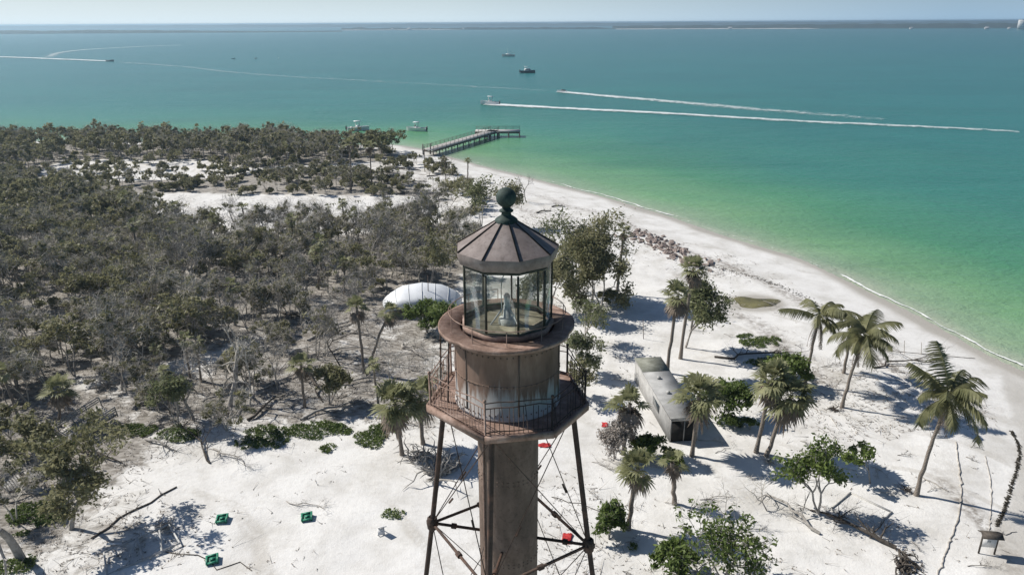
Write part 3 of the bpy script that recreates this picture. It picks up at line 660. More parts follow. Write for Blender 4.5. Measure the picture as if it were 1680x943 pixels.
def proto_leafy(seed, h=5.0, n_leaf=26, size=0.22, k=4):
    rg = np.random.default_rng(seed); seg, tips = skeleton(rg, h * 0.86, 0.09, 3, 3, 0.34 + 0.3 * rg.random(), up=0.45, stems=int(rg.integers(1, 3)))
    rad = h * (0.06 + 0.075 * rg.random(len(tips))); lf = leaf_quads(rg, tips, rad, n_leaf, size, 0.4, 0.75, 0.25)
    tw = twig_quads(rg, tips[rg.random(len(tips)) < 0.5], 5, h * 0.14, 0.02)
    return cat(seg_arrays(seg, k), tw), lf
def proto_bare(seed, h=5.0, n_tw=9, k=4, leaf=0.32, lsize=.2):
    rg = np.random.default_rng(seed); seg, tips = skeleton(rg, h * 0.92, 0.10, 3, 4, 0.28 + 0.3 * rg.random(), up=0.5, stems=int(rg.integers(1, 3)), shrink=0.66)
    tw = twig_quads(rg, tips, n_tw, h * 0.15, 0.019)
    sel = tips[rg.random(len(tips)) < leaf]
    if len(sel) == 0: sel = tips[:1]
    lf = leaf_quads(rg, sel, np.full(len(sel), h * 0.07), 16, lsize, 0.3, 0.8, 0.2)
    return cat(seg_arrays(seg, k), tw), lf
def proto_bush(seed, h=2.2, n_leaf=40, size=0.2):
    rg = np.random.default_rng(seed); seg, tips = skeleton(rg, h * 0.8, 0.05, 3, 2, 0.8, stems=3)
    lf = leaf_quads(rg, tips, h * (0.16 + 0.1 * rg.random(len(tips))), n_leaf, size, 0.4, 0.75, 0.25)
    return cat(seg_arrays(seg, 3), twig_quads(rg, tips, 6, h * 0.25, 0.016)), lf
def build_tree(name, label, cat_, arr, loc, rz=0.0, group=None, bark=None, leaf=None, sc=1.0, crown='crown'):
    t = thing(name, label, cat_, loc, rz, group); t.scale = (sc, sc, sc)
    mesh_np('trunk', *arr[0], bark or M['bark'], t); mesh_np(crown, *arr[1], leaf or M['olive'], t); return t

# --- fan palms (cabbage palms) and coconut palms
def fan_leaf(rg, o, az, el, Lp, Rf, nseg=15, droop=0.5):
    """petiole tube and a fan of narrow folded segments"""
    d = np.array([math.cos(az) * math.cos(el), math.sin(az) * math.cos(el), math.sin(el)]); side = np.array([-math.sin(az), math.cos(az), 0]); up = np.cross(side, d) * -1
    up = np.cross(d, side)
    hub = o + d * Lp - np.array([0, 0, 0.06 * Lp])
    V = []; w = 0.6 * Rf * math.pi / nseg * 0.62
    for i in range(nseg):
        a = (i / (nseg - 1) - 0.5) * R(225) + rg.normal(0, 0.04); q = d * math.cos(a) + side * math.sin(a)
        q = q + up * 0.22 * abs(math.sin(a)) ; q /= np.linalg.norm(q); s = np.cross(q, up); s /= np.linalg.norm(s)
        L = Rf * (0.8 + 0.2 * math.cos(a)) * (0.85 + 0.3 * rg.random()); mid = hub + q * L * 0.55; tip = hub + q * L * 0.92 - np.array([0, 0, droop * L * (0.35 + 0.35 * rg.random())])
        V += [hub - s * 0.01, hub + s * 0.01, mid + s * w, mid - s * w, mid - s * w, mid + s * w, tip + s * 0.012, tip - s * 0.012]
    n = len(V); V = np.array(V); mb = MB().tubes([o], [hub], 0.02, 0.012, k=3, caps=False); return cat((V, np.arange(n).reshape(-1, 4)), mb.arrays())
def fan_crown(rg, o, rc, n=26, lo=-35, hi=85, droop=0.5, nseg=15):
    out = []
    gap = rg.random() * 6.28
    for i in range(n):
        if math.cos(i * 2.39996 - gap) > .55 and rg.random() < .55 or rg.random() < .12: continue
        t = (i + 0.5) / n; el = R(hi + (lo - hi) * t ** 0.85 + rg.normal(0, 7)); az = i * 2.39996 + rg.normal(0, 0.2)
        out.append(fan_leaf(rg, np.array(o), az, el, rc * (0.30 + 0.26 * rg.random()), rc * (0.46 + 0.22 * rg.random()), nseg, droop))
    return cat(*out)
def curved_trunk(h, dx, dy, r0, r1, bow=0.35, n=12, k=8, seed=0):
    t = np.linspace(0, 1, n); rg = np.random.default_rng(seed); s = t * (1 - bow) + bow * t ** 2.2
    pts = np.stack([dx * s, dy * s, -0.3 + (h + 0.3) * t], 1); pts[2:-1, :2] += rg.normal(0, 0.03, (n - 3, 2))
    r = r0 + (r1 - r0) * t; r[0] = r0 * 1.45; r[1] *= 1.12; r = r * (1 + 0.05 * np.sin(np.arange(n) * 2.1))
    mb = MB(); mb.path(pts, r, k); return mb.arrays(), pts[-1]
def cabbage_palm(label, loc, h, rc, dx=0, dy=0, seed=1, skirt=12, n=26, group='fan palms on the sand', green=True, rad=0.16, nseg=15, name='fan_palm', r_mul=1.0):
    rg = np.random.default_rng(seed); t = thing(name, label, 'palm', loc, 0, group)
    tr, top = curved_trunk(h, dx, dy, rad * 1.1, rad, 0.3, 10, 8, seed); mesh_np('trunk', *tr, M['palmtrunk'], t, True)
    mesh_np('crown', *fan_crown(rg, top + np.array([0, 0, 0.05]), rc, n, -30, 85, 0.45, nseg), M['palm'] if green else M['dead'], t)
    if skirt: mesh_np('dead_fronds', *fan_crown(rg, top - np.array([0, 0, 0.15]), rc * 0.92, skirt, -78, -40, 0.6, nseg), M['dead'], t)
    return t
def frond(rg, o, az, el, L, curl, nl=36, ll=0.62, wind=(0.3, -0.05), w=0.05):
    """a feather frond: drooping midrib with hanging leaflets"""
    n = 12; pts = [np.array(o, float)]; e = el; a = az
    for i in range(n):
        d = np.array([math.cos(a) * math.cos(e), math.sin(a) * math.cos(e), math.sin(e)]) + np.array([wind[0], wind[1], 0]) * (i / n) * 0.8; d /= np.linalg.norm(d)
        pts.append(pts[-1] + d * L / n); e -= curl / n * (0.6 + i / n)
    pts = np.array(pts); mb = MB(); mb.path(pts, np.linspace(0.035, 0.008, n + 1), 4); V = []
    for i in range(nl):
        t = 0.14 + 0.86 * (i + 0.5) / nl; x = t * n; k = min(int(x), n - 1); p = pts[k] + (pts[k + 1] - pts[k]) * (x - k); d = pts[k + 1] - pts[k]; d /= np.linalg.norm(d)
        s = np.cross(d, [0, 0, 1.0]); s /= max(np.linalg.norm(s), 1e-6); l = L * ll / 2.2 * (0.35 + 0.75 * math.sin(math.pi * min(1, t * 0.92 + 0.06)) ** 0.7) * (0.8 + .4 * rg.random())
        for sg in (-1, 1):
            q = s * sg * 0.75 + d * 0.55 + np.array([wind[0] * 0.5, wind[1] * 0.5, -0.42 - 0.25 * rg.random()]); q /= np.linalg.norm(q); m_ = p + q * l * 0.5; e_ = p + q * l + np.array([0, 0, -0.12 * l])
            V += [p - d * w, p + d * w, m_ + d * w, m_ - d * w, m_ - d * w, m_ + d * w, e_ + d * 0.006, e_ - d * 0.006]
    return cat(mb.arrays(), (np.array(V), np.arange(len(V)).reshape(-1, 4)))
def coconut_palm(label, loc, h, L, dx, dy, seed, n=22, extra=(), dead=5, group='coconut palms along the beach', wind=(0.35, -0.1)):
    rg = np.random.default_rng(seed); t = thing('coconut_palm', label, 'palm', loc, 0, group)
    tr, top = curved_trunk(h, dx, dy, 0.17, 0.105, 0.55, 14, 8, seed); mesh_np('trunk', *tr, M['palmtrunk'], t, True); out = []
    gap = 2.2 + rg.random()
    for i in range(n):
        if math.cos(i * 2.39996 - gap) > .5 and rg.random() < .6: continue
        tt_ = (i + 0.5) / n; out.append(frond(rg, top, i * 2.39996 + rg.normal(0, 0.2), R(78 - 95 * tt_ + rg.normal(0, 6)), L * (0.55 + 0.55 * rg.random()), R(70 + 45 * rg.random()), wind=wind))
    for az, el, l in extra: out.append(frond(rg, top, az, el, l, R(35), wind=(0.05, 0)))
    mesh_np('crown', *cat(*out), M['coco'], t)
    out = [frond(rg, top, rg.random() * 6.28, R(-60 - 20 * rg.random()), L * 0.75, R(25), nl=14, ll=0.3, wind=(0.05, 0)) for _ in range(dead)]
    if dead: mesh_np('dead_fronds', *cat(*out), M['dead'], t)
    b = MB()
    for i in range(5):
        a = i * 1.3 + seed; c = top + np.array([0.16 * math.cos(a), 0.16 * math.sin(a), -0.18]); th_ = np.linspace(-1.57, 1.57, 7); b.lathe([(max(.001, .09 * math.cos(x)), .11 * math.sin(x)) for x in th_], 8, c)
    return t

# ------------------------------------------------------------------ the wood: some 400 trees of their own, the far rest as one mass
wg = np.random.default_rng(11)
cand = []
for yy in np.arange(44, 232, 2.3):
    sp_ = 2.3 if yy < 140 else 2.6
    for xx in np.arange(-215, 2, sp_):
        cand.append((xx + wg.uniform(-1.1, 1.1), yy + wg.uniform(-1.1, 1.1)))
cand = np.array(cand)
def dens(name, soft=1.2): return zone(name, cand[:, 0], cand[:, 1], soft)
d_far, d_str, d_main, d_thin, d_bru = dens('far'), dens('strip'), dens('main'), dens('thin'), np.maximum(dens('brush') * 1.5, dens('gap') * 2.0)
cl = fbm(cand[:, 0], cand[:, 1], 0.045, 90, 3); clump = fbm(cand[:, 0], cand[:, 1], 0.13, 95, 3)
prob = np.maximum.reduce([d_far * 0.80, d_str * 0.85 * sstep(0.2, 0.42, clump), d_bru * 0.30 * sstep(0.3, 0.55, clump), d_main * 0.92 * sstep(0.24, 0.42, clump), d_thin * (0.34 + 0.30 * sstep(-12, -24, cand[:, 0])) * sstep(0.26, 0.46, clump)])
okm = (wg.random(len(cand)) < prob) & (poly_sd(cand, LAND) > 5)
_dz = CAMZ; pxc = CX + F * cand[:, 0] / (cand[:, 1] * math.cos(PITCH) + _dz * math.sin(PITCH))
okm &= (pxc > -160) & (pxc < 800)
keep = np.array([True] * len(cand))
HOLES = [(150, 690, 4.5), (150, 735, 4.5), (60, 800, 4), (178, 700, 3.4), (40, 800, 4.5), (115, 862, 3.5), (230, 905, 6), (690, 505, 7.0), (690, 545, 5.5), (720, 590, 5), (650, 560, 4), (520, 560, 4), (600, 612, 2.2), (500, 668, 2), (660, 745, 2.5), (690, 730, 2.5), (100, 700, 2.0), (730, 800, 6)]
for hx, hy, hr in HOLES:
    q = G(hx, hy); keep &= np.hypot(cand[:, 0] - q[0], cand[:, 1] - q[1]) > hr
okm &= keep & (zone('track', cand[:, 0], cand[:, 1], .6) < .5)
T = cand[okm]; cls = cl[okm]; zone_id = np.argmax(np.stack([d_far, d_str, d_main, d_thin, d_bru])[:, okm], 0)
farbare = (zone_id == 0) * sstep(-130, -95, T[:, 0])
green = (1 - .75 * farbare) * sstep(0.30, 0.72, cls) * 0.55 + 0.14 + 0.32 * sstep(-30, -90, T[:, 0]) + 0.15 * (T[:, 1] < 100)
kind = np.where(wg.random(len(T)) < np.where(zone_id == 3, 0.10, np.clip(green * .85, 0.12, 0.75)), 0, 1)     # 0 leafy, 1 bare
kind = np.where((wg.random(len(T)) < 0.09), 2, kind)                                                      # 2 a palm among them
kind = np.where(((zone_id == 1) & (wg.random(len(T)) < 0.3)) | ((zone_id == 4) & (wg.random(len(T)) < 0.4)) | (wg.random(len(T)) < 0.10), 3, kind)                    # 3 brush
zz_ = ground_z(T[:, 0], T[:, 1])
order = np.argsort(np.hypot(T[:, 0], T[:, 1]))
leafy = [proto_leafy(100 + i, (4.4, 5.8, 5.0, 6.2, 3.8, 5.2, 4.8, 5.6)[i], 20, 0.2) for i in range(8)]
bare = [proto_bare(200 + i, (5.2, 6.6, 4.4, 5.8, 7.2, 5.0, 6.0, 4.8, 5.5)[i], (9, 4, 9, 6, 3, 10, 7, 9, 2)[i], leaf=(.3, .1, .5, .3, .05, .5, .3, .6, .02)[i]) for i in range(9)]
bush = [proto_bush(300 + i) for i in range(4)]
pal = []
for i in range(3):
    rg_ = np.random.default_rng(400 + i); tr_, tp_ = curved_trunk(4.6 + 0.6 * i, 0.3, 0.2, .15, .14, .3, 8, 6, i); pal.append((tr_, fan_crown(rg_, tp_, 1.35, 16, -60, 80, 0.5, 9)))
protos = {}
WHERE = {0: 'in the far wood along the bay', 1: 'between the two white sand tracks', 2: 'in the dense wood left of the tower', 3: 'on the grey littered sand before the wood', 4: 'on the sand between the wood and the pier beach'}
WHAT = {0: ('leafy_tree', 'olive green leafy tree', 'tree', leafy), 1: ('bare_tree', 'grey tree stripped of leaves', 'tree', bare), 2: ('fan_palm', 'thin fan palm', 'palm', pal), 3: ('shrub', 'low olive brush', 'shrub', bush)}
LIMIT = {0: 200, 1: 290, 2: 80, 3: 120}; used = {0: 0, 1: 0, 2: 0, 3: 0}; rest = []
for i in order:
    kd = int(kind[i]); zi = int(zone_id[i])
    if used[kd] >= LIMIT[kd]: rest.append(i); continue
    used[kd] += 1
    nm, what, ct, lst = WHAT[kd]; vi = int(wg.integers(len(lst))); key = (kd, vi)
    lab = what + ' ' + WHERE[zi]; grp = {0: 'leafy trees ', 1: 'leafless trees ', 2: 'fan palms ', 3: 'brush '}[kd] + WHERE[zi]
    sc = float(wg.uniform(0.65, 1.12)) * (0.82 if zi == 3 else 0.62 if zi == 1 and kd != 3 else 0.65 if zi == 4 and kd != 3 else 1.0); loc = (float(T[i, 0]), float(T[i, 1]), float(zz_[i])); rz = float(wg.uniform(0, 6.28))
    if key not in protos:
        protos[key] = build_tree(nm, lab, ct, lst[vi], loc, rz, grp, M['drift' if vi in (1, 4, 8) else 'twig'] if kd == 1 else (M['palmtrunk'] if kd == 2 else M['bark']), M['palm'] if kd == 2 else M['olive'], sc)
    else: dup(protos[key], loc, rz, sc, lab, grp)
far_l = [proto_leafy(500 + i, 5.2, 9, 0.33, 3) for i in range(5)]
far_b = [proto_bare(600 + i, 5.4, 4, 3, 0.30, .32) for i in range(5)]
far_h = [proto_bush(700 + i, 2.2, 16, 0.32) for i in range(3)]
Vs = []; Qs = []; Ms = []; nn = 0
for i in rest:
    lst = {0: far_l, 1: far_b, 2: pal, 3: far_h}[int(kind[i])]; (v0, q0), (v1, q1) = lst[int(wg.integers(len(lst)))]
    s = wg.uniform(0.65, 1.15) * (0.62 if zone_id[i] == 1 and kind[i] != 3 else 0.65 if zone_id[i] == 4 and kind[i] != 3 else 1.0); a = wg.uniform(0, 6.28); Rm = np.array([[math.cos(a), -math.sin(a), 0], [math.sin(a), math.cos(a), 0], [0, 0, 1]]) * s
    for v, q, mi in ((v0, q0, 1 if kind[i] == 1 else 0), (v1, q1, 2)):
        Vs.append((v @ Rm.T + np.array([T[i, 0], T[i, 1], zz_[i]])).astype(np.float32)); Qs.append(q + nn); Ms.append(np.full(len(q), mi)); nn += len(v)
tag(mesh_np('woodland', np.concatenate(Vs), np.concatenate(Qs), [M['bark'], M['twig'], M['wood_leaf']], mi=np.concatenate(Ms)),
    'far mass of grey and olive trees reaching to the bay behind', 'woodland', kind='stuff')
print('WOOD', len(T), used, len(rest), nn)

# ------------------------------------------------------------------ single trees that can be told apart
def rcw(px_, p): return px_ * mpp(p[0], p[1])                      # a length in photo pixels at a ground point, in metres
def top_h(base, px, py):                                            # height and lean of a crown seen at (px,py) over a base
    y = base[1]; z = height_for(px, py, y); d = ray(px, py); x = d[0] * y / d[1]
    return z - base[2], x - base[0]
def place_cab(bx, by, cx, cy, rpx, label, seed, skirt=12, n=26, green=True, group='fan palms on the sand', rad=0.16, nseg=15, name='fan_palm'):
    p = GP(bx, by); h, dx = top_h(p, cx, cy); return cabbage_palm(label, p, h, rcw(rpx, p) * .92, dx, 0.0, seed, skirt, n, group, green, rad, nseg, name)
place_cab(1135, 748, 1147, 650, 50, 'tall fan palm standing in front of the dark open end of the long grey shed', 1, 10, 30)
place_cab(1240, 742, 1268, 622, 44, 'taller and more upright fan palm of the close pair right of the grey shed', 2, 10, 28)
place_cab(1256, 748, 1298, 650, 48, 'shorter right hand fan palm of the close pair, its crown blown to the right', 3, 16, 28)
place_cab(1030, 868, 1047, 768, 42, 'fan palm with a brown trunk beside the round bush near the tower', 4, 8, 26)
place_cab(1022, 745, 1034, 662, 42, 'faded grey green fan palm beside the long wall of the grey shed', 5, 26, 20)
place_cab(1107, 826, 1103, 758, 30, 'small withered palm with a skirt of hanging brown fronds, behind the leafy bush', 6, 16, 6, True)
place_cab(660, 746, 648, 662, 50, 'bushy green fan palm on the sand left of the tower legs', 7, 14, 30, True, 'fan palms at the wood edge')
place_cab(694, 728, 690, 648, 42, 'green fan palm half hidden behind the tower gallery', 8, 14, 26, True, 'fan palms at the wood edge')
place_cab(1094, 612, 1112, 486, 34, 'very tall slender fan palm with a thick skirt of dead dark fronds', 9, 30, 20, True)
place_cab(1116, 588, 1138, 440, 30, 'tall fan palm whose crown stands highest, behind the slender skirted palm', 10, 20, 20)
place_cab(1012, 482, 1024, 378, 18, 'thin fan palm at the right of the tall trees behind the lantern', 11, 10, 20)
place_cab(767, 298, 768, 264, 9, 'lone little fan palm near the pier end of the beach', 12, 0, 16, True, 'fan palms at the wood edge', 0.13, 9)
place_cab(576, 312, 574, 236, 16, 'tall fan palm before the far wood left of the pier', 13, 8, 18, True, 'fan palms at the wood edge', 0.14, 9)
place_cab(610, 300, 606, 240, 14, 'fan palm right of its taller neighbour before the far wood', 14, 8, 18, True, 'fan palms at the wood edge', 0.14, 9)
place_cab(598, 612, 585, 505, 26, 'fan palm on the left of the forked pair before the white canopy', 15, 18, 18, True, 'fan palms at the wood edge', 0.13)
place_cab(601, 614, 640, 512, 24, 'fan palm leaning right from the same foot before the white canopy', 16, 10, 16, True, 'fan palms at the wood edge', 0.12)
place_cab(500, 668, 494, 598, 26, 'short fan palm alone on the grey sand in front of the wood', 17, 14, 16, True, 'fan palms at the wood edge', 0.13)
place_cab(98, 700, 96, 640, 30, 'small fan palm behind the broken boardwalk', 18, 8, 18, True, 'fan palms at the wood edge', 0.12)
def place_coco(bx, by, cx, cy, lpx, label, seed, extra=(), n=18, dead=6, dy=0.0):
    p = GP(bx, by); h, dx = top_h((p[0], p[1] + dy, p[2]), cx, cy); return coconut_palm(label, p, h, rcw(lpx, p), dx, dy, seed, n, extra, dead)
place_coco(1503, 812, 1556, 652, 72, 'big coconut palm with a curved trunk and wind blown fronds, nearest the right edge', 21, extra=((1.9, R(75), 4.2), (2.6, R(50), 3.6)), n=19)
place_coco(1381, 668, 1418, 552, 62, 'coconut palm with a bent grey trunk and a pile of dead fronds at its foot', 22, n=20)
place_coco(1320, 632, 1345, 520, 66, 'coconut palm with long dead fronds hanging beside its trunk', 23, extra=((3.05, R(25), 3.9),), n=15, dead=8)
place_coco(1384, 612, 1398, 535, 48, 'shorter coconut palm behind the one with the bent grey trunk', 24, n=12, dead=5)

def leafy_tree(label, bx, by, cx, cy, seed, crown_px, leaf='olive', n_leaf=60, size=0.2, levels=3, forks=3, stems=1, spread=0.55, r0=0.13, name='leafy_tree', cat_='tree', group=None, clump=0.15, up=0.35, base=None):
    p = GP(bx, by); h, dx = top_h(p, cx, cy); rg = np.random.default_rng(seed); cr = rcw(crown_px, p)
    seg, tips = skeleton(rg, h, r0, forks, levels, spread, (dx / max(h, 0.5), 0), up, 0.72, None, 0.2, stems)
    V = np.concatenate([np.array([s[0] for s in seg]), tips]); hmax = V[:, 2].max()
    far_ = np.abs(tips[:, 0] - np.median(tips[:, 0])).max(); sx = min(2.2, max(0.5, cr / max(far_, .2))); sz = h / hmax
    S = np.array([sx, sx, sz]); seg = [(a * S, b * S, c, d, l) for a, b, c, d, l in seg]; tips = tips * S
    rad = h * clump * (0.7 + 0.6 * rg.random(len(tips))); lf = leaf_quads(rg, tips, rad, n_leaf, size, 0.45, 0.75, 0.2)
    return build_tree(name, label, cat_, (cat(seg_arrays(seg, 6), twig_quads(rg, tips, 3, h * 0.12, 0.012)), lf), p, 0, group, M['bark'], M[leaf])
leafy_tree('tall open tree with an uneven crown behind the lantern, left of the thin palm', 972, 492, 990, 345, 31, 46, 'olive', 60, 0.2, 4, 3, 1, 0.5, .16)
leafy_tree('dense dark tree close behind the lantern, left of the tall open one', 940, 500, 938, 385, 32, 46, 'olive', 60, 0.2, 4, 3, 2, 0.6, .13)
leafy_tree('thin tree with a bare lean top behind the lantern roof edge', 945, 482, 935, 345, 33, 34, 'light_leaf', 16, 0.2, 4, 3, 1, 0.5, .12)
leafy_tree('dark leafy tree beside the foot of the thin palm, right of the lantern', 986, 508, 978, 410, 81, 36, 'olive', 60, 0.19, 4, 3, 2, 0.6, .12)
leafy_tree('open grey green tree at the right edge of the upper gallery', 958, 566, 952, 496, 82, 30, 'light_leaf', 22, 0.17, 3, 3, 2, 0.6, .1)
leafy_tree('pale scrubby tree behind the right end of the lower gallery', 955, 612, 948, 545, 83, 28, 'light_leaf', 16, 0.16, 4, 3, 2, 0.6, .1)
leafy_tree('scrubby tree on the sand below the pale one at the gallery', 962, 650, 950, 590, 84, 26, 'olive', 30, 0.15, 3, 3, 2, 0.6, .1)
leafy_tree('low dark shrub in the row below the trees right of the lantern', 1000, 500, 1000, 478, 85, 26, 'olive', 60, 0.17, 2, 4, 3, 0.8, .06, 'shrub', 'shrub', clump=.2)
leafy_tree('tall dark tree hidden behind the lantern glass', 905, 515, 905, 400, 86, 40, 'olive', 50, 0.2, 4, 3, 2, 0.6, .12)
leafy_tree('leaning yellow green tree with several stems beside the skirted tall palms', 1124, 570, 1180, 462, 34, 40, 'light_leaf', 40, 0.19, 4, 3, 2, 0.5, .12)
leafy_tree('small bright green sea grape tree on the open sand', 1343, 842, 1343, 718, 35, 44, 'bright', 48, 0.15, 3, 3, 2, 0.65, .10, clump=.12)
leafy_tree('little round bright green tree standing alone right of the sea grape tree', 1428, 792, 1441, 742, 36, 22, 'bright', 60, 0.19, 2, 3, 1, 0.5, .07, clump=.2)
leafy_tree('wide leafy bush with fleshy green leaves at the bottom edge of the sand', 1188, 952, 1190, 852, 37, 80, 'vine', 15, 0.15, 3, 4, 3, 0.85, .07, 'shrub', 'shrub', clump=.12)
leafy_tree('low leafy shrub left of the wide bush at the bottom edge', 1098, 950, 1098, 902, 38, 34, 'vine', 60, 0.16, 2, 4, 3, 0.8, .06, 'shrub', 'shrub', clump=.2)
leafy_tree('round green bush beside the brown palm trunk near the tower', 1000, 884, 1000, 832, 39, 22, 'vine', 34, 0.14, 3, 4, 3, 0.75, .05, 'shrub', 'shrub', clump=.15)
leafy_tree('large green bush behind the crown of the palm at the shed', 1190, 684, 1188, 628, 40, 34, 'vine', 110, 0.17, 2, 4, 3, 0.7, .06, 'shrub', 'shrub', clump=.22)
leafy_tree('fresh green bush behind the pair of fan palms', 1306, 634, 1306, 588, 41, 24, 'bright', 110, 0.17, 2, 4, 3, 0.7, .06, 'shrub', 'shrub', clump=.24)
leafy_tree('small green bush on the sand left of the pair of fan palms', 1228, 703, 1228, 688, 42, 11, 'vine', 60, 0.11, 1, 4, 3, 0.7, .03, 'shrub', 'shrub', clump=.3)
leafy_tree('green shrub at the foot of the faded palm by the shed', 1062, 752, 1064, 716, 43, 30, 'vine', 70, 0.15, 2, 4, 3, 0.8, .05, 'shrub', 'shrub', clump=.22)
leafy_tree('bright shrub in front of the shed corner', 1096, 764, 1098, 742, 44, 18, 'bright', 60, 0.13, 2, 4, 3, 0.8, .04, 'shrub', 'shrub', clump=.25)
leafy_tree('pale dry bush full of bare twigs left of the shed', 1008, 752, 1008, 690, 45, 28, 'palebush', 40, 0.10, 3, 4, 3, 0.7, .05, 'dry_bush', 'shrub', clump=.14)
leafy_tree('big olive tree standing over the boardwalk wreck at the lower left', 116, 868, 116, 722, 46, 60, 'olive', 66, 0.17, 4, 3, 1, 0.55, .2, clump=.12)
leafy_tree('half bare tree left of the lantern, in front of the sandy track end', 790, 372, 795, 292, 47, 26, 'light_leaf', 22, 0.24, 3, 3, 2, 0.5, .1)
leafy_tree('olive tree behind the lantern roof, right of the half bare one', 832, 372, 836, 300, 48, 24, 'olive', 22, 0.26, 3, 3, 2, 0.5, .1)
leafy_tree('scrubby tree between the wood and the beach below the pier', 735, 345, 735, 296, 49, 26, 'olive', 18, 0.26, 3, 3, 2, 0.6, .09)
leafy_tree('leafy shrub by the sandy track end, left of the lantern roof', 706, 372, 706, 330, 50, 24, 'olive', 26, 0.26, 3, 3, 2, 0.7, .08, 'shrub', 'shrub')
leafy_tree('dark leafy shrub under the white canopy edge', 700, 545, 700, 498, 51, 40, 'vine', 70, 0.18, 2, 4, 4, 0.8, .06, 'shrub', 'shrub', clump=.2)
leafy_tree('green shrub between the canopy and the tower gallery', 730, 560, 738, 500, 52, 26, 'vine', 70, 0.18, 2, 4, 3, 0.7, .06, 'shrub', 'shrub', clump=.2)
leafy_tree('grey and green tree rising between the wood and the canopy', 706, 470, 706, 385, 53, 24, 'olive', 26, 0.2, 3, 3, 2, 0.5, .1)
leafy_tree('round tree at the tip of the far wood beside the pier', 642, 254, 642, 214, 54, 26, 'light_leaf', 30, 0.34, 3, 3, 2, 0.55, .12)
leafy_tree('broad dark tree on the shore left of the pier', 605, 258, 603, 218, 55, 26, 'olive', 40, 0.34, 3, 3, 2, 0.55, .12)
leafy_tree('light green shrub among grey logs below the wood', 292, 700, 290, 625, 56, 28, 'light_leaf', 46, 0.15, 3, 3, 3, 0.6, .06, 'shrub', 'shrub')
leafy_tree('olive green tree beside the twisted grey trunk at the lower left', 62, 768, 62, 690, 57, 36, 'olive', 50, 0.17, 3, 3, 2, 0.6, .1)
leafy_tree('leafy bush left of the short fan palm on the grey sand', 540, 664, 545, 606, 58, 26, 'olive', 44, 0.16, 3, 3, 3, 0.6, .07, 'shrub', 'shrub')

def bare_tree(label, bx, by, cx, cy, seed, crown_px, levels=4, r0=0.11, forks=3, tw=4, name='bare_tree', bark='bark', lean=None, stems=1, spread=.55, twl=.12):
    p = GP(bx, by); h, dx = top_h(p, cx, cy); rg = np.random.default_rng(seed); cr = rcw(crown_px, p)
    seg, tips = skeleton(rg, h, r0, forks, levels, spread, (dx / max(h, .5), 0), 0.3, 0.72, None, 0.3, stems)
    far_ = np.abs(tips[:, 0] - np.median(tips[:, 0])).max(); sx = min(2.0, max(0.5, cr / max(far_, .2))); sz = h / tips[:, 2].max(); S = np.array([sx, sx, sz])
    seg = [(a * S, b * S, c, d, l) for a, b, c, d, l in seg]; tips = tips * S
    t = thing(name, label, 'tree', p); mesh_np('trunk', *seg_arrays(seg, 6, (0, 1)), M[bark], t); mesh_np('branches', *cat(seg_arrays(seg, 5, (2, 3, 4, 5)), twig_quads(rg, tips, tw, h * twl, 0.010)), M[bark if bark != 'bark' else 'twig'], t); return t
bare_tree('dead bare tree with forked black branches on the upper beach', 862, 330, 862, 284, 61, 24, 4, .10, 3, 3, bark='darkwood')
bare_tree('twisted grey dead trunk at the lower left edge', 36, 916, 6, 795, 62, 34, 3, .32, 2, 2, bark='drift', spread=.8)
bare_tree('stout grey dead tree with a flared foot in front of the wood', 374, 668, 368, 548, 63, 44, 4, .30, 3, 4, bark='bark')
bare_tree('slim dead tree right of the stout grey one', 410, 672, 424, 560, 64, 26, 4, .12, 2, 4)
bare_tree('dead tree with short limbs at the wood edge left of the stout one', 318, 690, 306, 600, 65, 30, 4, .16, 3, 4, bark='drift')
bare_tree('thin grey dead tree behind the short fan palm', 455, 640, 452, 560, 66, 24, 4, .10, 3, 4)
bare_tree('leafless sapling between the leafy bush and the sea grape tree', 1262, 838, 1240, 790, 67, 30, 3, .06, 3, 3, spread=.8)
bare_tree('leafless sapling with upright twigs behind the wide bush', 1182, 868, 1186, 800, 68, 32, 3, .05, 3, 3, spread=.6)
bare_tree('tall grey snag before the white canopy', 545, 560, 550, 455, 69, 24, 3, .09, 2, 3, bark='drift')
bare_tree('grey dead tree standing right beside the tower gallery', 712, 660, 716, 560, 70, 24, 4, .10, 3, 4)
bare_tree('bare grey tree with drooping limbs behind the bushy fan palm', 640, 640, 632, 560, 71, 26, 4, .10, 3, 4)
bare_tree('bare tree on the far beach between the pier and the lone palm', 727, 288, 727, 258, 72, 12, 3, .07, 3, 2, bark='darkwood')
bare_tree('leaning dead trunk on the grey sand left of the canopy', 560, 600, 545, 530, 73, 18, 3, .09, 2, 2, bark='darkwood')
bare_tree('bare grey tree by the left end of the green vines', 300, 640, 292, 560, 74, 28, 4, .11, 3, 4)
bare_tree('bare grey tree behind the broken boardwalk', 200, 640, 205, 560, 75, 30, 4, .11, 3, 4)

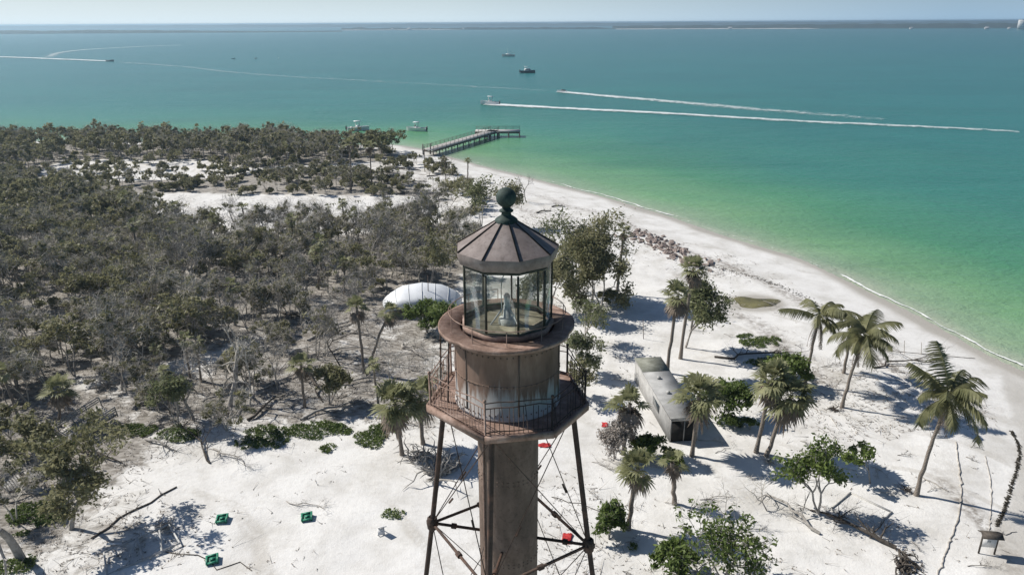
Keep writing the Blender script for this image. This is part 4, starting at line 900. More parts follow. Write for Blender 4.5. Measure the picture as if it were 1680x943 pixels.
# ------------------------------------------------------------------ fallen wood, roots, vines
def fallen(name, label, cat_, p0, p1, r0, r1, seed, mat='drift', limbs=4, limb_len=0.5, lift=0.0, twigs=0, group=None, part='stem'):
    a = GP(*p0) if len(p0) == 2 else Vector(p0); b = GP(*p1) if len(p1) == 2 else Vector(p1); rg = np.random.default_rng(seed)
    v = np.array(b - a); L = np.linalg.norm(v[:2]); n = 7; s = np.linspace(0, 1, n)
    pts = s[:, None] * v[None]; pts[1:-1] += rg.normal(0, 0.035 * L, (n - 2, 3)) * np.array([1, 1, 0.2])
    pts[:, 2] = [gz(a[0] + q[0], a[1] + q[1]) - a[2] for q in pts]; pts[:, 2] += r0 * 0.55 + lift * np.sin(s * math.pi)
    r = r0 + (r1 - r0) * s; mb = MB(); mb.path(pts, r, 8); vq = mb.arrays()
    if limbs:
        tips = []
        for i in range(limbs):
            k = int(rg.integers(1, n)); d = rg.normal(0, 1, 3) + v / L * 0.9; d[2] = abs(d[2]) * 0.7 + 0.12; d /= np.linalg.norm(d); l = L * limb_len * (0.3 + 0.7 * rg.random()); q = pts[k]
            m1 = q + d * l * .5; d2 = d + rg.normal(0, .35, 3); e = m1 + d2 / np.linalg.norm(d2) * l * .5; mb.tubes([q, m1], [m1, e], [r[k] * .55, r[k] * .35], [r[k] * .35, r[k] * .12], k=5, caps=False); tips += [m1, e]
            for _ in range(2):
                d3 = d + rg.normal(0, .6, 3); f = m1 + d3 / np.linalg.norm(d3) * l * .45; mb.tubes([m1], [f], [r[k] * .25], [0.006], k=4, caps=False); tips.append(f)
        vq = mb.arrays()
        if twigs: vq = cat(vq, twig_quads(rg, tips, twigs, L * 0.13, 0.008))
    t = tag(mesh_np(name, *vq, M[mat]), label, cat_, group); t.location = a
    return t
fallen('fallen_log', 'long dark fallen trunk lying slantwise beside the metal frame wreck', 'log', (150, 884), (290, 799), .09, .06, 1, 'darkwood', 3, .12)
fallen('fallen_tree', 'dark fallen branch tangle on the sand before the coconut palms', 'log', (1432, 604), (1535, 594), .10, .05, 2, 'darkwood', 11, .45, .25, 3)
fallen('fallen_tree', 'fallen trunk lying in the shade right of the yellow green tree', 'log', (1172, 586), (1292, 578), .13, .07, 3, 'darkwood', 10, .35, .2, 4)
fallen('fallen_tree', 'uprooted tree lying with its dark branches towards the wrecked root plate', 'log', (1470, 900), (1330, 838), .16, .07, 4, 'darkwood', 14, .35, .3, 5)
fallen('fallen_tree', 'grey broken tree lying left of the sea grape tree', 'log', (1345, 876), (1256, 812), .12, .07, 5, 'drift', 5, .5, .4, 2)
fallen('fallen_branch', 'small dark dead limb on the white sand behind the round green tree', 'branch', (1362, 684), (1376, 704), .035, .02, 6, 'bark', 2, .4)
fallen('fallen_branch', 'thin stick lying across the sand beyond the tower rods', 'branch', (905, 815), (1000, 842), .035, .02, 7, 'darkwood', 0)
fallen('fallen_branch', 'crooked twig in the sand above the middle green pallet', 'branch', (470, 822), (530, 834), .04, .02, 8, 'bark', 7, .35, .1, 3)
fallen('fallen_log', 'thin dark pole lying beside the lowest green pallet', 'log', (272, 905), (413, 936), .04, .03, 9, 'darkwood', 0)
fallen('fallen_log', 'short grey log left of the big coconut palm shadow', 'log', (1512, 782), (1556, 806), .06, .04, 10, 'drift', 1, .3)
fallen('fallen_branch', 'curved dry branch on the beach by the information board', 'branch', (1630, 880), (1668, 872), .05, .02, 12, 'drift', 2, .4)
fallen('fallen_tree', 'grey dead tree lying in front of the green vines at the wood edge', 'log', (345, 760), (300, 700), .09, .05, 13, 'darkwood', 12, .5, .3, 3)
fallen('fallen_tree', 'branchy grey wreck spread on the sand right of the stout dead tree', 'log', (350, 736), (402, 764), .07, .03, 14, 'bark', 14, .5, .2, 4)
lg = np.random.default_rng(77); k = 0
FALLS = [((430, 640), (520, 600)), ((500, 560), (590, 520)), ((450, 520), (540, 540)), ((470, 590), (580, 570)), ((560, 640), (640, 620)), ((380, 610), (450, 640)), ((250, 600), (330, 640)),
         ((150, 640), (240, 620)), ((60, 650), (140, 680)), ((0, 680), (70, 640)), ((220, 670), (290, 650)), ((640, 590), (700, 610)), ((655, 660), (720, 640)), ((520, 490), (600, 500)), ((400, 690), (460, 650)),
         ((10, 740), (60, 720)), ((620, 690), (690, 700)), ((500, 690), (590, 660)), ((480, 620), (500, 660)), ((575, 545), (640, 560)), ((430, 560), (480, 585)), ((330, 660), (390, 640)), ((120, 740), (190, 760)), ((240, 720), (290, 740)), ((660, 560), (700, 590)), ((0, 830), (60, 810))]
fall_lab = ['grey fallen trunk among the litter in front of the wood']
for p0, p1 in FALLS:
    k += 1; j0 = lg.normal(0, 8, 2)
    fallen('fallen_log', fall_lab[0], 'log', (p0[0] + j0[0], p0[1] + j0[1] * .5), (p1[0] + j0[0], p1[1]), lg.uniform(.09, .17), .05, 100 + k, ('drift', 'bark', 'drift', 'darkwood')[k % 4], int(lg.integers(4, 9)), .4, .25, 4, 'grey fallen trunks in front of the wood')
for k, (px, py, l) in enumerate([(660, 300, 40), (700, 290, 46), (640, 276, 50), (720, 312, 40), (690, 320, 52), (650, 320, 36), (756, 322, 30), (780, 330, 26), (612, 284, 34), (700, 268, 40), (740, 300, 26), (760, 345, 34), (880, 350, 24), (905, 340, 22)]):
    fallen('fallen_log', 'dark log washed up on the white sand below the pier', 'log', (px, py), (px + l, py + lg.uniform(-4, 5)), .16, .08, 150 + k, 'darkwood', 5, .3, .2, 4, 'dark logs on the sand below the pier')
hg = np.random.default_rng(92)
for k in range(46):
    px, py = hg.uniform(20, 700), hg.uniform(560, 730)
    if py > 700 and px > 330 or px < 200 and py < 600: continue
    l_ = hg.uniform(22, 70); a_ = hg.normal(0, .5)
    fallen('fallen_branch', 'grey broken branch in the litter before the wood', 'branch', (px, py), (px + l_ * math.cos(a_), py + l_ * .5 * math.sin(a_)), .06, .02, 400 + k, ('drift', 'bark', 'drift')[k % 3], int(hg.integers(5, 11)), .55, .3, 4, 'broken branches in the litter before the wood')
bg = np.random.default_rng(91)
for k in range(64):
    px, py = bg.uniform(960, 1600), bg.uniform(480, 940)
    if py < 420 + max(0, px - 1200) * .62 or abs(px - 1085) < 60 and 570 < py < 760: continue
    a_ = bg.normal(0.25, .6); l_ = bg.uniform(14, 46)
    fallen('fallen_branch', 'thin dead branch scattered on the white sand right of the tower', 'branch', (px, py), (px + l_ * math.cos(a_), py + l_ * .6 * math.sin(a_)), .028, .012, 300 + k, ('bark', 'darkwood', 'drift')[k % 3], int(bg.integers(3, 8)), .5, .12, 3, 'dead branches scattered on the sand')
def root_wreck(name, label, px, py, seed, rad_px, n=16, mat='drift'):
    p = GP(px, py); rr_ = rcw(rad_px, p); rg = np.random.default_rng(seed); t = thing(name, label, 'roots', p); mb = MB()
    for i in range(n):
        a = rg.random() * 6.28; e = rg.uniform(-.1, 1.1); q = np.array([rg.normal(0, .2) * rr_, rg.normal(0, .2) * rr_, .1]); pts = [q]; d = np.array([math.cos(a) * math.cos(e), math.sin(a) * math.cos(e), math.sin(e)])
        ll = rg.uniform(.08, .27)
        for j in range(6):
            d = d + rg.normal(0, .62, 3) - np.array([0, 0, .10]); d /= np.linalg.norm(d); q = q + d * rr_ * ll; q[2] = max(q[2], .02); pts.append(q)
        mb.path(pts, np.linspace(.10, .012, 7) * (rr_ / 1.8) * rg.uniform(.5, 1.3), 5)
        for j in (2, 3, 4):
            e = pts[j] + rg.normal(0, .25, 3) * rr_ * .7; e[2] = max(e[2], .03); mb.tubes([pts[j]], [e], [.03 * rr_ / 1.8], [.006], k=4, caps=False)
    mb.build('roots', M[mat], t); return t
root_wreck('driftwood_roots', 'tangle of grey driftwood roots heaped beside the tower leg', 722, 772, 5, 50, 46)
root_wreck('driftwood_roots', 'grey root tangle left of the driftwood heap by the tower', 688, 752, 6, 34, 30)
root_wreck('driftwood_roots', 'black root plate of an uprooted tree at the bottom right', 1486, 930, 7, 34, 30, 'darkwood')
root_wreck('driftwood_roots', 'brown root stump at the foot of the pair of fan palms', 1262, 760, 8, 16, 16, 'bark')
root_wreck('driftwood_roots', 'dry stump and roots by the foot of the bent coconut palm', 1368, 672, 9, 14, 16, 'darkwood')
root_wreck('driftwood_roots', 'grey root mass under the stout dead tree', 384, 676, 10, 28, 20, 'bark')
root_wreck('driftwood_roots', 'brush heap beside the metal frame wreck', 268, 866, 11, 22, 24, 'bark')
root_wreck('driftwood_roots', 'dark root mound under the foot of the big coconut palm', 1490, 806, 12, 14, 14, 'darkwood')
def vine_patch(label, px, py, rx, ry, seed, mat='vine', dens_=46, h=0.2):
    p = GP(px, py); a = rcw(rx, p); b = ry * mpp(p[0], p[1]) / math.sin(math.atan2(CAMZ, p[1])); rg = np.random.default_rng(seed); n = max(40, int(a * b * 150)); u = rg.random(n) ** .5; th_ = rg.random(n) * 6.283; u = u * (.72 + .5 * vnoise(np.cos(th_) * 2 + seed, np.sin(th_) * 2, 1, seed))
    c = np.stack([u * np.cos(th_) * a, u * np.sin(th_) * b, np.zeros(n)], 1); hh = fbm(c[:, 0] + seed * 7, c[:, 1], .9, seed, 3); c[:, 2] = ground_z(c[:, 0] + p[0], c[:, 1] + p[1]) - p[2] + .04 + .42 * hh * (1 - .7 * u); keep_ = hh > .18 + .34 * u; c = c[keep_]; n = len(c)
    v, q = leaf_quads(rg, c, np.full(n, .16), 6, 0.09, .8, .7, .1); return tag(mesh_np('vine_patch', v, q, M[mat]), label, 'beach vine'), p
for args in [('green vine patch at the left end of the row along the wood edge', 432, 718, 40, 20, 1), ('long green vine patch in the middle of the row along the wood edge', 528, 706, 52, 14, 2), ('rounded green vine patch with the brightest leaves, right end of the row', 606, 722, 30, 15, 3),
             ('small vine tuft between the larger green patches', 538, 736, 15, 7, 4), ('lone oval green vine patch on the bare sand near the tower leg', 644, 843, 18, 8, 5), ('green vine patch under the small trees right of the boardwalk wreck', 232, 706, 40, 12, 6),
             ('bright vine patch below the light green shrub', 300, 712, 36, 14, 7), ('green vines at the foot of the bushy fan palm', 632, 704, 26, 10, 8), ('vine patch on the sand below the big olive tree', 60, 846, 50, 22, 9), ('dark vine patch at the bottom left corner', 18, 930, 34, 16, 10),
             ('thin vines left of the boardwalk wreck', 88, 732, 30, 12, 11), ('dull green vines under the skirted tall palms', 1240, 560, 44, 10, 12), ('sparse vines in the shade behind the pair of fan palms', 1260, 596, 34, 9, 13), ('thin vines near the shed palms', 1200, 694, 24, 8, 14),
             ('small vine tuft below the round bush by the tower', 1038, 898, 10, 6, 15)]:
    o, p = vine_patch(*args); o.location = p

# ------------------------------------------------------------------ pier
M['pierdeck'] = pm('pier_deck', (0.42, 0.40, 0.38), (0.60, 0.58, 0.56), 2, 0.85, 0.15, 0.2, stretch=(0.3, 3, 1))
M['pierwood'] = pm('pier_timber', (0.11, 0.10, 0.09), (0.22, 0.20, 0.18), 2, 0.9, 0.1, 0.2)
DZ = 1.1
pa = np.array(G(702, 246, DZ)); pb = np.array(G(812, 214, DZ)); pc = np.array(G(780, 214.5, DZ)); pd_ = np.array(G(853, 214.5, DZ))
PIER = thing('pier', 'weathered wooden T shaped fishing pier standing in the green water off the beach', 'pier', (pa[0], pa[1], 0))
def rel(q, z): return (q[0] - pa[0], q[1] - pa[1], z)
def pier_run(p, q, w, nm, rails):
    u = (q - p) / np.linalg.norm(q - p); s = np.array([-u[1], u[0]]); L = np.linalg.norm(q - p)
    MB().beam(rel(p, DZ), rel(q, DZ), w, .14).build(nm, M['pierdeck'], PIER)
    for sg in (-1, 1): MB().beam(rel(p + s * sg * (w / 2 - .25), DZ - .36), rel(q + s * sg * (w / 2 - .25), DZ - .36), .2, .56).build('beam', M['pierwood'], PIER)
    nb = int(L / 3.4)
    for i in range(nb + 1):
        c = p + u * (L - .3) * i / nb + u * .15
        for sg in (-1, 1):
            e = c + s * sg * (w / 2 - .12); MB().tubes([rel(e, -4)], [rel(e, DZ - .1)], .17, k=8).build('pile', M['pierwood'], PIER)
        MB().beam(rel(c - s * w / 2, DZ - .46), rel(c + s * w / 2, DZ - .46), .25, .25).build('cross_beam', M['pierwood'], PIER)
    for sg in rails:
        b = MB(); o = s * sg * (w / 2 - .08)
        for z in (.45, .8, 1.1): b.beam(rel(p + o, DZ + z), rel(q + o, DZ + z), .04, .07)
        b.build('railing', M['pierwood'], PIER)
        for i in range(int(L / 2.4) + 1):
            c = p + u * min(L - .1, 2.4 * i + .1) + o + s * sg * .07; MB().box(rel(c, DZ + .6), (.09, .09, 1.2), math.atan2(u[1], u[0])).build('railing_post', M['pierwood'], PIER)
pier_run(pa, pb, 3.4, 'walkway', (-1, 1))
uu = (pd_ - pc) / np.linalg.norm(pd_ - pc)
pier_run(pc, pd_, 4.6, 'end_deck', (1,))
for dx in (0.2, 4.2):
    MB().box(rel(pa - (pb - pa) / np.linalg.norm(pb - pa) * .5 + np.array([dx * .5 - 1.2, dx * .2]), 1.3), (.3, .3, 2.9)).build('gate_post', M['pierwood'], PIER)

# ------------------------------------------------------------------ boats and wakes
M['gel'] = pm('white_boat_hull', (0.66, 0.67, 0.66), (0.78, 0.78, 0.77), 1, 0.3, 0.5, 0)
M['navy'] = pm('dark_boat_hull', (0.03, 0.045, 0.06), (0.06, 0.075, 0.09), 1, 0.3, 0.5, 0)
M['window'] = pm('dark_boat_glass', (0.02, 0.03, 0.035), (0.05, 0.06, 0.065), 1, 0.1, 0.5, 0)
M['deckc'] = pm('boat_deck', (0.42, 0.42, 0.40), (0.56, 0.55, 0.53), 1, 0.6, 0.3, 0)
M['outb'] = pm('outboard_motor', (0.03, 0.03, 0.033), (0.06, 0.06, 0.065), 2, 0.4, 0.4, 0)
def boat(name, label, px, py, L, head, style='console', hull='gel', cat_='boat', group=None, trim=0.0):
    x, y = G(px, py, WATER); t = thing(name, label, cat_, (x, y, WATER), head, group); t.rotation_euler = (0, -trim, head); B = L * .30; D = L * .15
    n = 9; s = np.linspace(-.5, .5, n); V = []
    for q in s:
        w = B / 2 * (1 if q < .05 else math.cos((q - .05) / .45 * 1.45) ** .75 + .02); sh = D * (1 + .35 * max(0, q + .1)); kz = -.18 * L * .3 * (1 - max(0, q) ** 2 * 3.4)
        V += [(q * L, 0, kz), (q * L * .98, w * .78, .02), (q * L, w, sh), (q * L, w * .88, sh), (q * L, w * .82, sh - D * .45), (q * L, -w * .82, sh - D * .45), (q * L, -w * .88, sh), (q * L, -w, sh), (q * L * .98, -w * .78, .02)]
    Q = [(i * 9 + j, (i + 1) * 9 + j, (i + 1) * 9 + (j + 1) % 9, i * 9 + (j + 1) % 9) for i in range(n - 1) for j in range(9)]
    Q += [(0, 1, 8, 8), (1, 4, 5, 8), (1, 2, 3, 4), (5, 6, 7, 8)]
    poly_mesh('hull', V, [tuple(dict.fromkeys(q)) for q in Q], M[hull], t)
    if style == 'console':
        MB().box((-.02 * L, 0, D * 1.0), (.13 * L, .12 * L, D * 1.0)).build('console', M['gel'], t); MB().box((.05 * L, 0, D * 1.7), (.015 * L, .11 * L, D * .5), rot=np.array(Matrix.Rotation(-.4, 3, 'Y'))).build('windscreen', M['window'], t)
        b = MB().box((-.03 * L, 0, D * 2.75), (.30 * L, .23 * L, D * .13)); b.build('canopy', M['gel'], t)
        for sx in (-.11, .06):
            for sy in (-.07, .07): MB().tubes([(sx * L, sy * L, D * .6)], [(sx * L, sy * L, D * 2.7)], L * .006, k=6).build('canopy_pole', M['lampgrey'], t)
        MB().box((-.30 * L, 0, D * .85), (.10 * L, .2 * L, D * .5)).build('seat', M['deckc'], t)
    elif style == 'cruiser':
        MB().raw([(x_ * L, y_ * B, z_ * D) for z_, xs_ in ((.9, (-.24, .26)), (1.9, (-.2, .12))) for x_ in xs_ for y_ in (-.40, .40)], [(0, 2, 3, 1), (4, 5, 7, 6), (0, 4, 6, 2), (1, 3, 7, 5), (0, 1, 5, 4), (2, 6, 7, 3)]).build('cabin', M['gel'], t)
        MB().box((-.05 * L, 0, 1.5 * D), (.32 * L, .80 * B, .34 * D)).build('cabin_window', M['window'], t)
        MB().box((-.1 * L, 0, 2.75 * D), (.30 * L, .78 * B, .12 * D)).build('canopy', M['gel'], t)
        for sy in (-.32, .32): MB().tubes([(-.2 * L, sy * B, 1.8 * D)], [(-.2 * L, sy * B, 2.75 * D)], L * .006, k=6).build('canopy_pole', M['lampgrey'], t)
    elif style == 'sail':
        MB().box((0, 0, 1.1 * D), (.36 * L, .55 * B, .5 * D)).build('cabin', M['gel'], t); MB().tubes([(.06 * L, 0, D)], [(.06 * L, 0, L * .62)], L * .005, L * .003, k=8).build('mast', M['lampgrey'], t)
        MB().tubes([(.06 * L, 0, 2.2 * D)], [(-.38 * L, 0, 2.1 * D)], L * .012, k=8).build('boom', M['gel'], t)
    elif style == 'jet':
        MB().box((-.1 * L, 0, D * 1.25), (.45 * L, .3 * B, D * .8)).build('seat', M['outb'], t); MB().beam((.1 * L, -.3 * B, D * 2.0), (.1 * L, .3 * B, D * 2.0), .05, .05).build('handlebar', M['outb'], t)
    else:
        MB().box((-.1 * L, 0, D * .8), (.1 * L, .22 * L, D * .3)).build('seat', M['deckc'], t)
    if style in ('console', 'cruiser', 'skiff'):
        MB().box((-.54 * L, 0, D * .95), (.06 * L, .055 * L, D * 1.1)).box((-.535 * L, 0, D * .1), (.03 * L, .03 * L, D * .9)).build('outboard_motor', M['outb'], t)
    return t
boat('motor_boat', 'small white motor boat with a canopy moored in the shallows left of the pier', 683, 215, 7.2, R(165))
boat('motor_boat', 'white motor boat with a canopy half hidden behind the trees of the far wood', 588, 214, 7.6, R(20))
boat('cabin_cruiser', 'dark hulled cabin cruiser with a white top, the nearer of the two anchored boats', 866, 120, 11, R(10), 'cruiser', 'navy')
boat('sail_boat', 'grey sailing boat with a thin mast, the farther of the two anchored boats', 834, 93, 14, R(170), 'sail', 'deckc')
boat('speed_boat', 'white speed boat with a canopy running left at the head of the longer nearer wake', 803, 171.5, 8.5, R(174), 'console', trim=.06)
boat('jet_boat', 'tiny dark and white boat running left at the head of the shorter farther wake', 922, 151.5, 5.5, R(172), 'jet', trim=.06)
boat('speed_boat', 'dark speed boat running right at the end of the straight white wake, far left', 181, 101, 8, R(-6), 'skiff', 'navy', trim=.05)
for px, hu, lb in ((383, 'navy', 'dim little skiff, leftmost of the three far specks on the left water'), (420, 'deckc', 'little skiff in the middle of the three far specks on the left water'), (457, 'deckc', 'faint little skiff, rightmost of the three far specks on the left water')):
    boat('skiff', lb, px, 97 - (px - 383) * .015, 3.6, R(10 + px), 'skiff', hu, group='far skiffs on the left water')
def wake(label, pts_px, w0, w1, f0, f1, z=.10, crest=.15):
    pts = catmull([G(x, y, WATER) for x, y in pts_px], 16); t_ = np.linspace(0, 1, len(pts)); w = (w0 + (w1 - w0) * t_) * (0.8 + 0.45 * vnoise(t_ * 60, t_ * 0, 1, len(label)))
    return tag(strip('boat_wake', pts, w, f0 + (f1 - f0) * t_, M['wake'], WATER + z, 9, crest), label, 'wake')
wake('long bright white wake of the nearer speed boat running to the right', [(798, 171.5), (880, 176), (1000, 182), (1150, 190), (1300, 199), (1450, 206), (1580, 212), (1672, 217)], 12, 9, 1.0, .62, .1, .2)
wake('shorter fading white wake of the farther boat above the long bright one', [(918, 151), (960, 155), (1040, 162), (1130, 170), (1230, 179), (1330, 187), (1450, 197)], 10, 26, .98, .42, .1, .15)
wake('straight white wake of the dark speed boat at the far left', [(183, 101), (120, 98.5), (60, 96), (0, 94), (-120, 90)], 15.0, 26.0, .98, .84, .1, .3)
wake('thin curved wake bending back far out on the left', [(80, 94), (98, 87), (140, 82), (200, 78.5), (250, 76), (297, 74.5)], 26, 14, .56, .85)
wake('faint old wake trailing across the left water below the specks', [(200, 103), (300, 110), (380, 119), (470, 126), (600, 133), (760, 142), (900, 150)], 16, 22, .50, .40)

# ------------------------------------------------------------------ shed, canopy, boardwalks
M['shed'] = pm('grey_shed_wall', (0.31, 0.305, 0.295), (0.43, 0.425, 0.41), 1.2, 0.8, 0.2, 0.1)
M['shedroof'] = pm('grey_shed_roof', (0.27, 0.27, 0.265), (0.40, 0.40, 0.39), 0.9, 0.75, 0.2, 0.1)
M['shedroofdk'] = pm('greenish_shed_roof', (0.15, 0.155, 0.125), (0.27, 0.275, 0.235), 1.3, 0.85, 0.1, 0.1)
M['dark'] = pm('interior_shade', (0.02, 0.02, 0.02), (0.035, 0.034, 0.033), 2, 0.9, 0.1, 0)
p = GP(1098, 725); ZS = p[2]; SH = 2.35
q0 = np.array([p[0], p[1]]); q1 = np.array(G(1056, 622, ZS + SH)); q2 = np.array(G(1036, 591, ZS + SH)); q3 = np.array(G(1071, 588, ZS + SH)); q4 = np.array(G(1126, 686, ZS + SH))
SHD = thing('long_shed', 'long narrow grey shed with a flat roof and a dark open end on the sand', 'shed', (p[0], p[1], ZS))
u = (q1 - q0) / np.linalg.norm(q1 - q0); LS = float(np.linalg.norm((q2 + q3) / 2 - (q0 + q4) / 2)); ax = ((q2 + q3) / 2 - (q0 + q4) / 2); ax = ax / np.linalg.norm(ax); sdv = np.array([ax[1], -ax[0]]); WS = 2.5
def sh(a, b, z): c = ax * a + sdv * b; return (c[0], c[1], z)
rz_s = math.atan2(ax[1], ax[0]) - math.pi / 2
def sbox(a0, a1, b0, b1, z0, z1): return MB().box(sh((a0 + a1) / 2, (b0 + b1) / 2, (z0 + z1) / 2), (b1 - b0, a1 - a0, z1 - z0), rz_s)
LA = LS + .1
sbox(0, LA, 0, .10, -.3, SH - .08).build('wall', M['shed'], SHD); sbox(0, LA, WS - .10, WS, -.3, SH - .08).build('wall', M['shed'], SHD); sbox(LA - .1, LA, .1, WS - .1, -.3, SH - .08).build('wall', M['shed'], SHD)
sbox(-.12, LA + .05, -.1, WS + .1, SH - .075, SH + .05).build('roof', M['shedroof'], SHD)
sbox(.04, .10, .12, WS - .12, .0, SH - .35).build('opening_shade', M['dark'], SHD); sbox(.0, .10, .12, WS - .12, SH - .34, SH - .09).build('lintel', M['shed'], SHD); sbox(.0, .09, 1.2, 1.28, 0, SH - .36).build('door_post', M['shed'], SHD)  # near-black panel stands for the shade inside the open end
for i in range(1): sbox(LA * (.45 + .28 * i), LA * (.2 + .28 * i) + .9, -.022, -.002, .9, 1.7).build('window', M['window'], SHD)
for i in range(2): sbox(LA * (.35 + .25 * i), LA * (.35 + .25 * i) + .28, .9, 1.18, SH + .052, SH + .26).build('frond_shadow_box', M['shed'], SHD)  # added boxes where palm frond shadows mark the roof
sbox(LA * .74, LA + .06, -.105, WS + .105, SH + .052, SH + .085).build('roof_patch', M['shedroofdk'], SHD)  # darker green-grey slab over the far part of the roof

M['tarp'] = pm('white_canopy_cloth', (0.60, 0.63, 0.66), (0.72, 0.74, 0.76), 0.6, 0.6, 0.3, 0.15)
p = GP(694, 507); CAN = thing('white_canopy', 'white arched canopy standing among the bushes left of the lantern', 'canopy', p, R(6)); wid = 128 * mpp(p[0], p[1]); dep = 6.5; rngc = np.random.default_rng(9); nx_, ny_ = 13, 9; V = []
for j in range(ny_):
    for i in range(nx_):
        a = i / (nx_ - 1) * 2 - 1; b_ = j / (ny_ - 1) * 2 - 1; edge = (1 - abs(a) ** 2.2) ; V.append((a * wid / 2 * (1 - .10 * b_ * b_), b_ * dep / 2 * (1 - .25 * a * a), 1.1 + 2.2 * edge ** .75 * (1 - .62 * b_ * b_) + .07 * math.cos(i * math.pi / 1.5) - .10 * (rngc.random() - .5)))
i = (np.arange(ny_ - 1)[:, None] * nx_ + np.arange(nx_ - 1)[None]).ravel(); V = np.array(V); Qs_ = np.stack([i, i + 1, i + nx_ + 1, i + nx_], 1)
o = mesh_np('canopy_cloth', V, Qs_, M['tarp'], CAN, False); mo = o.modifiers.new('thickness', 'SOLIDIFY'); mo.thickness = .03
b = MB()
for j in (0, ny_ - 1):
    for i in range(nx_ - 1):
        a_, b_ = V[j * nx_ + i], V[j * nx_ + i + 1]; b.raw([a_, b_, b_ - [0, 0, .45], a_ - [0, 0, .45]], [(0, 1, 2, 3)])
b.build('valance', M['tarp'], CAN)
for i in (2, 4, 6, 8, 10): MB().path([V[j * nx_ + i] + [0, 0, .035] for j in range(ny_)], .03, 5).build('seam', M['lampgrey'], CAN)
for sx, sy in ((-1, -1), (1, -1), (-1, 1), (1, 1)): MB().tubes([(sx * wid * .45, sy * dep * .38, 1.0)], [(sx * wid * .58, sy * dep * .6, 0)], .015, k=6).build('guy_rope', M['bark'], CAN)
for i, j in ((0, 0), (0, ny_ - 1), (nx_ - 1, 0), (nx_ - 1, ny_ - 1), (6, 0), (6, ny_ - 1)): MB().tubes([(V[j * nx_ + i][0], V[j * nx_ + i][1], -.2)], [V[j * nx_ + i]], .05, k=8).build('canopy_pole', M['lampgrey'], CAN)
def pole(name, label, px, py, tx, ty, r, mat, group=None):
    p = GP(px, py); h, dx = top_h(p, tx, ty); t = tag(MB().tubes([(0, 0, -.3)], [(dx, 0, h)], r, r * .8, k=8).build(name, M[mat]), label, 'post', group); t.location = p; return t
pole('dark_post', 'thin dark pole standing in front of the white canopy', 703, 514, 702, 452, .055, 'iron')
pole('dark_post', 'slim pole on the beach by the landward end of the pier', 697, 282, 696, 240, .09, 'iron')
pole('dark_post', 'slim pole on the beach right of the one by the pier', 731, 296, 730, 256, .09, 'iron')
pole('dark_post', 'thin pole standing on the white sand right of the thin palm', 1056, 556, 1055, 524, .04, 'iron')
for k_, (x_, lb) in enumerate(((1456, 'first from the left'), (1484, 'second from the left'), (1512, 'third from the left'), (1541, 'last on the right'))):
    pole('fence_stake', 'low stake of the rope line at the top of the beach, ' + lb, x_, 578 + k_ * 1.5, x_, 556 + k_ * 2.5, .045, 'bark', 'stakes at the top of the beach')

def boardwalk(label, px, py, ang_, L, Wd, seed, rail=True, gap=0, tilt=0.0, lift=.35):
    p = GP(px, py); t = thing('boardwalk', label, 'boardwalk', (p[0], p[1], p[2]), ang_); rg = np.random.default_rng(seed); t.rotation_euler = (tilt, tilt * .6, ang_); n = int(L / .19); b = MB()
    for i in range(n):
        if rg.random() < gap: continue
        b.box((rg.normal(0, .03), -L / 2 + i * .19, lift + rg.normal(0, .012)), (Wd, .145, .04), rg.normal(0, .015))
    b.build('planks', M['plank'], t)
    for sx in (-1, 1): MB().box((sx * (Wd / 2 - .15), 0, lift - .12), (.07, L, .18)).build('beam', M['darkwood'], t)
    if rail:
        for sx in (-1, 1):
            for k_ in range(4): MB().box((sx * (Wd / 2 + .04), -L / 2 + L * k_ / 3, lift + .35), (.09, .09, 1.2)).build('railing_post', M['plank'], t)
            for z in (.5, .72, .95): MB().box((sx * (Wd / 2 + .11), 0, lift + z - .05), (.04, L + .1, .12)).build('railing', M['plank'], t)
    return t
boardwalk('broken grey boardwalk with railings lying at the wood edge', 150, 704, R(-32), 4.0, 2.3, 1, True, .08, .20, .8)
boardwalk('collapsed boardwalk planks half hidden under the big olive tree', 58, 782, R(-40), 4.2, 1.8, 2, False, .15, .05, .3)

# ------------------------------------------------------------------ small things on the sand
M['green'] = pm('green_plastic', (0.02, 0.17, 0.10), (0.035, 0.24, 0.145), 4, 0.45, 0.4, 0.05)
M['greendk'] = pm('dark_green_plastic', (0.015, 0.12, 0.075), (0.02, 0.16, 0.10), 4, 0.5, 0.3, 0)
M['redcl'] = pm('red_cloth', (0.34, 0.02, 0.025), (0.46, 0.05, 0.045), 4, 0.7, 0.2, 0.2)
M['metal'] = pm('grey_metal_frame', (0.36, 0.36, 0.35), (0.54, 0.54, 0.53), 4, 0.5, 0.4, 0.1)
M['whitepl'] = pm('white_plastic', (0.66, 0.66, 0.65), (0.76, 0.76, 0.75), 4, 0.5, 0.3, 0)
M['concrete'] = pm('pale_concrete', (0.40, 0.39, 0.37), (0.54, 0.53, 0.50), 2, 0.9, 0.1, 0.2)
M['seaweed'] = pm('dark_seaweed_scarp_shade', (0.045, 0.04, 0.032), (0.10, 0.09, 0.072), 4, 0.9, 0.1, 0.3)  # also colours the strip painted for the scarp's shadow
def pallet(label, px, py, rz):
    p = GP(px, py); t = thing('green_pallet', label, 'pallet', (p[0], p[1], p[2]), rz, 'green plastic pallets on the sand'); t.rotation_euler = (.10, -.06, rz); s = .82
    b = MB()
    for q in (-1, 1): b.box((q * s * .42, 0, .22), (s * .16, s, .07)); b.box((0, q * s * .42, .223), (s * .68, s * .16, .066))
    b.box((0, 0, .221), (s * .3, s * .3, .06)); b.build('top_frame', M['green'], t)
    MB().box((0, 0, .15), (s * .9, s * .9, .03)).build('tray', M['greendk'], t)
    for qx in (-1, 1):
        for qy in (-1, 1): MB().box((qx * s * .4, qy * s * .4, .05), (.1, .1, .17)).build('foot', M['greendk'], t)
pallet('green plastic pallet lying on the sand, the left one of the upper two', 365, 853, .15)
